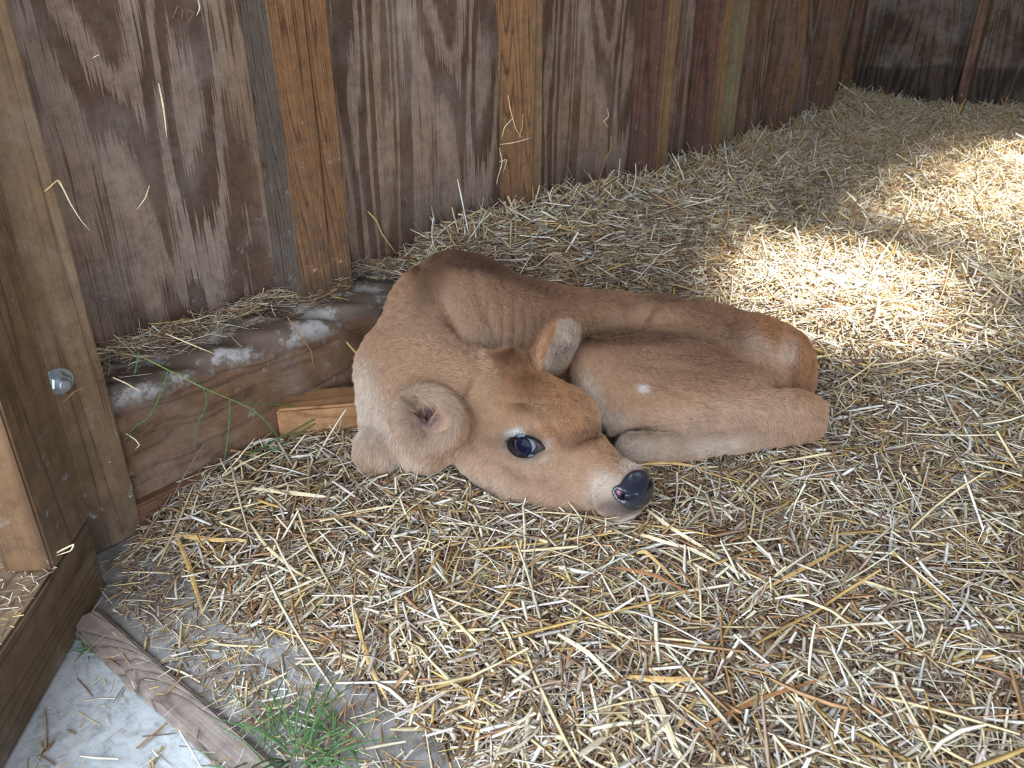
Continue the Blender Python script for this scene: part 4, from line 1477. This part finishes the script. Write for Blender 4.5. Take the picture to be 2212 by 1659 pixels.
nb = len(UV_)
ALLV = np.concatenate([UV_] + SV); ALLQ = np.concatenate([UQ] + [q + nb for q in SQ])
UC = np.repeat(np.array([srgb(140, 108, 78)]), nb, 0) * (.8 + .5 * np.random.RandomState(4).rand(nb, 1))
ALLC = np.concatenate([UC] + SCOL)
N = NT('straw')
at = N.n('ShaderNodeAttribute', attribute_name='stalk')
tc = N.n('ShaderNodeTexCoord')
nz = N.n('ShaderNodeTexNoise', i_Scale=160.0, i_Detail=3.0); N.l(tc.outputs['Object'], nz.inputs[0])
cv = N.ramp(nz.outputs[0], [(.3, (.80, .78, .74)), (.7, (1.08, 1.08, 1.1))])
cc = N.mix(1.0, at.outputs['Color'], cv, 'MULTIPLY')
bs = N.n('ShaderNodeBsdfPrincipled'); N.l(cc, bs.inputs['Base Color'])
bs.inputs['Roughness'].default_value = .5; bs.inputs['Specular IOR Level'].default_value = .45
tr = N.n('ShaderNodeBsdfTranslucent'); N.l(cc, tr.inputs[0])
mx = N.n('ShaderNodeMixShader', i_Fac=.14); N.l(bs.outputs[0], mx.inputs[1]); N.l(tr.outputs[0], mx.inputs[2])
oo = N.n('ShaderNodeOutputMaterial'); N.l(mx.outputs[0], oo.inputs[0])
STRAW = N.m
o = mesh_obj('straw_bedding', ALLV, ALLQ, STRAW, smooth=False)
attr_color(o.data, 'stalk', ALLC)
tag(o, 'deep bed of loose chopped golden straw covering the stall floor', 'straw', kind='stuff')
# ================================================================== single stalks, grass and weeds
def stalk_mesh(pts, w, t=None, soft=.45):
    """bent stalk through the given points: slightly folded band with thickness, tapering"""
    p = np.array(pts, float); n = len(p)
    # refine
    q = []
    for i in range(n - 1):
        a_, b_, c_, d_ = p[max(i - 1, 0)], p[i], p[i + 1], p[min(i + 2, n - 1)]
        for k in range(4):
            u_ = k / 4; cm = .5 * (2 * b_ + (c_ - a_) * u_ + (2 * a_ - 5 * b_ + 4 * c_ - d_) * u_ ** 2 + (3 * b_ - a_ - 3 * c_ + d_) * u_ ** 3)
            ln = b_ + (c_ - b_) * u_
            q.append(cm * soft + ln * (1 - soft))
    q.append(p[-1]); p = np.array(q); n = len(p)
    t = t or w * .35
    V, F = [], []
    for i in range(n):
        d = nrm(p[min(i + 1, n - 1)] - p[max(i - 1, 0)])
        v = nrm(np.array([0, 0, CAMZ]) - p[0])
        s_ = np.cross(d, v); s_ = s_ / (np.linalg.norm(s_) + 1e-9)
        u = np.cross(s_, d)
        k = (1 - .8 * (i / (n - 1)) ** 3) * (.55 + .45 * min(1, i / 3))
        a = w * .5 * k
        V += [p[i] + s_ * a, p[i] + u * t * .5 * k, p[i] - s_ * a, p[i] - u * t * .35 * k]
    for i in range(n - 1):
        for j in range(4):
            F.append((i * 4 + j, i * 4 + (j + 1) % 4, (i + 1) * 4 + (j + 1) % 4, (i + 1) * 4 + j))
    F += [(3, 2, 1, 0), tuple((n - 1) * 4 + j for j in range(4))]
    return np.array(V), F


def plain(name, c1, c2, rough=.55, trans=.15):
    N = NT(name)
    tc = N.n('ShaderNodeTexCoord')
    nz = N.n('ShaderNodeTexNoise', i_Scale=190.0, i_Detail=5.0, i_Roughness=.7); N.l(tc.outputs['Object'], nz.inputs[0])
    cc = N.ramp(nz.outputs[0], [(.28, tuple(v * .72 for v in c1)), (.5, c1), (.72, c2)])
    b = N.n('ShaderNodeBsdfPrincipled'); N.l(cc, b.inputs['Base Color']); b.inputs['Roughness'].default_value = rough
    tr = N.n('ShaderNodeBsdfTranslucent'); N.l(cc, tr.inputs[0])
    mx = N.n('ShaderNodeMixShader', i_Fac=trans); N.l(b.outputs[0], mx.inputs[1]); N.l(tr.outputs[0], mx.inputs[2])
    o = N.n('ShaderNodeOutputMaterial'); N.l(mx.outputs[0], o.inputs[0])
    return N.m


GOLD = plain('stalk_gold', srgb(200, 164, 104), srgb(226, 198, 142))
PALES = plain('stalk_pale', srgb(222, 208, 170), srgb(240, 232, 208))
BROWNS = plain('stalk_brown', srgb(150, 104, 66), srgb(182, 134, 88))
GREEN = plain('grass_green', srgb(62, 98, 50), srgb(104, 142, 74), trans=.2)
LGREEN = plain('stem_green', srgb(128, 156, 84), srgb(176, 196, 128), trans=.2)


def thing_stalk(pts, w, mat, label, name='straw_stalk', group='single stalks that stand out'):
    p = np.array(pts, float); o0 = p[0].copy()
    V, F = stalk_mesh(p, w * .78)
    o = mesh_obj(name, V - o0, F, mat, smooth=False)
    o.location = o0
    tag(o, label, 'straw' if name == 'straw_stalk' else 'grass', group)
    return o


def onwall(pl, dx=.004, X=XP):
    return [PX(x, y, X) + np.array([dx + .006 * (i % 2), 0, 0]) for i, (x, y) in enumerate(pl)]


def onpost(pl):
    return [PX(x, y, -1.130) + np.array([.004, 0, 0]) for x, y in pl]


def onsill(pl, dx=.008):
    return [PX(x, y, -1.150) + np.array([dx + .004 * (i % 3), 0, 0]) for i, (x, y) in enumerate(pl)]


def onstraw(pl, lift=.012):
    out = []
    for i, (x, y) in enumerate(pl):
        z = .04
        for _ in range(12):
            p = PZ(x, y, z); z = float(straw_h(p[0], p[1])) + lift + .004 * (i % 2)
        out.append(PZ(x, y, z))
    return out


thing_stalk(onwall([(340, 180), (346, 230), (358, 297)]), .0042, PALES, 'pale stalk stuck upright on the first plywood sheet, longest on that sheet')
thing_stalk(onwall([(320, 400), (308, 425), (293, 452)]), .0030, PALES, 'short slanting stalk stuck low on the first plywood sheet')
thing_stalk(onwall([(197, 125), (208, 117)]), .0022, PALES, 'tiny chip of straw high on the first plywood sheet')
thing_stalk(onwall([(425, 0), (424, 18), (422, 34)]), .0030, PALES, 'pale stalk hanging beside the curl of straw high on the wall')
thing_stalk(onwall([(370, 40), (378, 12), (392, 22), (386, 45), (402, 48), (412, 28), (402, 22), (396, 42)]), .0015, BROWNS, 'thin curl of straw caught high on the first plywood sheet')
thing_stalk(onpost([(120, 388), (130, 400), (150, 440), (172, 475), (192, 498)]), .0024, PALES, 'thin pale stalk bending off the edge of the entrance post')
thing_stalk(onpost([(93, 413), (108, 400), (122, 388), (132, 396)]), .0026, GOLD, 'short hooked stalk at the edge of the entrance post')
thing_stalk([p + np.array([.02, 0, 0]) for p in onpost([(160, 828), (142, 838), (130, 850), (116, 862)])], .0034, BROWNS, 'dry twisted leaf lying against the bolt')
# stalks on and beside the plywood near the arched-grain stud
for pl, w, m, lab in [
    ([(1097, 205), (1103, 240), (1115, 280), (1130, 300)], .0040, GOLD, 'golden stalk standing against the arched-grain stud'),
    ([(1130, 245), (1128, 275), (1120, 300)], .0028, GOLD, 'short golden stalk beside the tall one on the arched-grain stud'),
    ([(1080, 312), (1110, 308), (1150, 297)], .0032, PALES, 'nearly level pale stalk across the arched-grain stud'),
    ([(1108, 255), (1090, 275), (1083, 300)], .0036, PALES, 'bent pale stalk caught in the corner of the arched-grain stud'),
    ([(1078, 320), (1085, 350), (1075, 385), (1068, 430), (1064, 470)], .0030, PALES, 'long crooked stalk hanging down the corner of the arched-grain stud'),
    ([(1078, 350), (1095, 345), (1086, 375)], .0026, PALES, 'small folded stalk low on the arched-grain stud'),
    ([(1310, 235), (1308, 252), (1302, 262), (1308, 275)], .0030, PALES, 'tiny crooked stalk on the plywood beyond the arched-grain stud'),
    ([(1318, 295), (1314, 320), (1305, 345)], .0026, GOLD, 'short upright golden stalk low on the plywood beyond the arched-grain stud')]:
    thing_stalk([PY(a_, b_, 1.5665) if a_ < 1150 else PX(a_, b_, -1.2105) for a_, b_ in pl] if 'beyond' not in lab else onwall(pl), w, m, lab)
# arching stalks rising from the bed along the wall
for pl, w, m, lab in [
    ([(790, 455), (805, 475), (822, 505), (848, 545)], .0055, GOLD, 'golden stalk leaning on the wall left of the calf\'s back'),
    ([(1310, 400), (1322, 365), (1345, 356), (1360, 372), (1378, 420), (1384, 440)], .0048, GOLD, 'tall arched golden stalk rising from the bed by the wall'),
    ([(1305, 398), (1318, 420), (1326, 495)], .0036, PALES, 'thin pale stalk standing under the tall arched one'),
    ([(1375, 335), (1392, 360), (1410, 400), (1418, 430)], .0055, GOLD, 'broad golden stalk leaning before the reddish stud'),
    ([(1490, 475), (1520, 430), (1540, 395)], .0045, GOLD, 'straight slanting stalk in front of the swirling knot stud'),
    ([(1560, 322), (1590, 318), (1622, 316)], .0050, PALES, 'level white stalk at the foot of the pale greenish strip'),
    ([(1660, 318), (1700, 308), (1765, 302)], .0050, GOLD, 'long level golden stalk at the foot of the dark brown stud'),
    ([(1740, 186), (1778, 184), (1783, 198), (1785, 218)], .0036, GOLD, 'thin hooked stalk standing in the dark before the back corner'),
    ([(2060, 300), (2075, 260), (2100, 225)], .0050, PALES, 'pale stalk slanting up from the heap near the back wall'),
    ([(1975, 440), (1940, 500), (1900, 560), (1880, 600), (1870, 650)], .0075, PALES, 'long bright bent stalk crossing the sunlit patch'),
    ([(2020, 440), (2080, 462), (2130, 472), (2170, 476)], .0070, GOLD, 'long golden stalk right of the sunlit patch'),
    ([(1895, 380), (1920, 345), (1975, 318)], .0055, GOLD, 'curved golden stalk between the two sunlit patches'),
    ([(1300, 530), (1345, 570), (1400, 610)], .0075, PALES, 'wide pale stalk slanting down behind the calf\'s back'),
    ([(2190, 565), (2182, 630), (2160, 685)], .0075, PALES, 'pale split stalk at the far right of the bed'),
    ]:
    if pl[0] in ((790, 455), (1740, 186)):
        thing_stalk(onwall(pl, .006), w, m, lab); continue
    thing_stalk(onstraw(pl, .022) if m is not PALES or pl[0][1] > 400 else onstraw(pl, .02), w, m, lab)
for pl, w, m, lab in [
    ([(380, 1155), (405, 1215), (425, 1280), (440, 1330)], .0095, GOLD, 'wide folded golden stalk near the left edge of the bed'),
    ([(380, 1155), (450, 1165), (530, 1170)], .0100, GOLD, 'broad golden leaf lying level beside the wide folded stalk'),
    ([(545, 1055), (640, 1066), (720, 1075)], .0100, PALES, 'broad cream leaf lying below the calf\'s knee'),
    ([(690, 1125), (780, 1105), (850, 1092)], .0085, PALES, 'long pale stalk pointing at the calf\'s jaw'),
    ([(540, 1130), (575, 1180), (640, 1235), (705, 1265)], .0060, PALES, 'long thin bent stalk left of centre'),
    ([(490, 1522), (560, 1485), (625, 1450)], .0065, PALES, 'white flat stalk lying over the bare concrete edge'),
    ([(1397, 1100), (1450, 1140), (1530, 1190), (1600, 1240)], .0070, PALES, 'long pale stalk running from under the calf\'s muzzle'),
    ([(1365, 1148), (1440, 1172), (1500, 1188), (1550, 1215)], .0070, PALES, 'straight white stalk just below the calf\'s muzzle'),
    ([(1375, 1195), (1395, 1192), (1430, 1225), (1465, 1262)], .0070, GOLD, 'sharply folded golden stalk below the calf\'s muzzle'),
    ([(1330, 1225), (1420, 1245), (1520, 1300)], .0070, BROWNS, 'long brown stalk lying below the folded golden one'),
    ([(1655, 1270), (1740, 1225), (1850, 1168)], .0075, GOLD, 'long golden stalk with a joint slanting up to the right'),
    ([(1350, 1462), (1430, 1468), (1530, 1466)], .0095, GOLD, 'thick level stalk in the foreground'),
    ([(1405, 1480), (1430, 1540), (1460, 1620), (1490, 1659)], .0110, PALES, 'wide white blurred stalk at the bottom of the foreground'),
    ([(1205, 1370), (1270, 1410), (1330, 1470)], .0080, PALES, 'pale jointed stalk in the foreground'),
    ([(1500, 1580), (1640, 1510), (1800, 1460)], .0070, BROWNS, 'long brown stalk low in the foreground'),
    ([(770, 1345), (800, 1440), (835, 1510)], .0085, GOLD, 'golden leaf standing out above the brown straw in the foreground'),
    ([(1380, 1003), (1450, 1000), (1530, 1012)], .0070, GOLD, 'golden stalk just beyond the calf\'s muzzle'),
    ]:
    thing_stalk(onstraw(pl, .012), w, m, lab)
# stalks lying over the edge of the foundation beam
for pl, w, m, lab in [
    ([(348, 716), (400, 738), (447, 757)], .0032, PALES, 'white stalk lying on top of the foundation beam'),
    ([(234, 810), (262, 822), (288, 838)], .0034, PALES, 'short white stalk at the left end of the foundation beam'),
    ([(610, 680), (635, 720), (655, 750), (668, 792)], .0034, BROWNS, 'brown crooked stalk hanging over the foundation beam'),
    ([(712, 725), (745, 765), (770, 800), (790, 830)], .0060, GOLD, 'golden stalk leaning on the foundation beam beside the calf'),
    ([(758, 790), (762, 830), (764, 880)], .0055, GOLD, 'upright golden stalk close to the calf\'s chest'),
    ([(262, 930), (280, 942), (286, 952), (282, 965)], .0026, PALES, 'small hooked stalk low on the foundation beam'),
    ]:
    thing_stalk(onsill(pl, .014 if pl[0][0] < 700 else .05), w, m, lab)

# green stem with drooping leaves lying over the beam
gs = empty('grass_sprig', tuple(onsill([(281, 758)], .01)[0]))
tag(gs, 'long green grass stem with drooping leaves lying over the foundation beam', 'grass')


def leaf(parent, name, pts, w, mat):
    V, F = stalk_mesh(pts, w * (.55 if 'sprig' in parent.name else .8), soft=1.0)
    return mesh_obj(name, V, F, mat, parent, smooth=False)


leaf(gs, 'stem', onsill([(281, 758), (345, 790), (420, 828), (520, 872), (560, 905), (585, 940)], .022), .0034, LGREEN)
for pl, w in [([(345, 790), (330, 830), (300, 885), (275, 910), (246, 942)], .0048), ([(395, 805), (418, 830), (422, 862), (408, 910), (399, 965)], .0040),
              ([(478, 855), (474, 900), (460, 985), (437, 1060)], .0046), ([(500, 860), (580, 864), (660, 872), (700, 885), (760, 970)], .0038),
              ([(520, 872), (575, 930), (586, 970), (580, 1050)], .0034), ([(282, 750), (275, 775), (266, 798)], .0055)]:
    leaf(gs, 'leaf', onsill(pl, .026), w, GREEN)
gs2 = empty('grass_sprig', tuple(onsill([(560, 930)], .04)[0]))
tag(gs2, 'bright green grass blades fanning out beside the calf\'s chest', 'grass')
for pl, w in [([(480, 975), (560, 930), (650, 880), (700, 858), (765, 848)], .0050), ([(520, 975), (580, 935), (640, 895), (700, 870), (760, 862)], .0044),
              ([(640, 892), (700, 890), (770, 898)], .0036)]:
    leaf(gs2, 'leaf', onsill(pl, .05), w, GREEN)
thing_stalk(onsill([(430, 1010), (480, 975), (537, 948)], .06), .0050, PALES, 'white stalk lying with the bright green blades')
thing_stalk(onsill([(430, 1010), (465, 970), (503, 920)], .06), .0030, PALES, 'thin white stalk rising from the same tip as the white one by the green blades')

# grass tufts
RG = np.random.RandomState(8)


def tuft(cx, cy, n, hgt, spread, name, label):
    base = np.array([cx, cy, .004])
    t_ = empty(name, tuple(base)); tag(t_, label, 'grass tuft')
    for i in range(n):
        a = RG.uniform(0, 6.28); r_ = RG.uniform(0, spread * .35)
        b0 = base + np.array([math.cos(a) * r_, math.sin(a) * r_, 0])
        a2 = a + RG.normal(0, .7); L_ = hgt * RG.uniform(.5, 1.25); ln_ = RG.uniform(.6, 1.35)
        pts = []
        for k in range(5):
            f = k / 4
            pts.append(b0 + np.array([math.cos(a2), math.sin(a2), 0]) * (L_ * ln_ * f ** 1.3) + np.array([0, 0, max(.003, L_ * (f * (1.0 - .62 * f * ln_)))]))
        leaf(t_, 'blade', pts, RG.uniform(.0016, .0034), GREEN)


c = PZ(630, 1650, .0); tuft(c[0], c[1], 64, .075, .20, 'grass_tuft', 'green grass tuft growing at the threshold board, largest tuft')
c = PZ(720, 1600, .0); tuft(c[0], c[1], 16, .050, .12, 'grass_tuft', 'loose green grass blades beside the largest tuft, against the straw')
c = PZ(205, 1405, .0); tuft(c[0], c[1], 26, .018, .05, 'grass_tuft', 'small mossy grass tuft in the corner of the threshold board and base timber')
c = PZ(225, 1172, .0); tuft(c[0], c[1], 7, .035, .03, 'grass_tuft', 'few short green blades at the foot of the entrance post')
# straws resting on the base timber
for pl, w, m, lab in [
    ([(0, 1170), (25, 1140), (52, 1118)], .0030, PALES, 'pale stalk leaning on the tan side of the door post'),
    ([(72, 1208), (100, 1192), (130, 1178), (122, 1192), (80, 1206)], .0030, PALES, 'folded white stalk at the foot of the door post'),
    ([(0, 1222), (45, 1232), (84, 1228)], .0034, GOLD, 'golden stalk lying along the foot of the door post')]:
    thing_stalk([PZ(x, y, .122 + .045 * max(0, (1230 - y) / 110)) + np.array([.012, .012, 0]) for x, y in pl], w, m, lab)
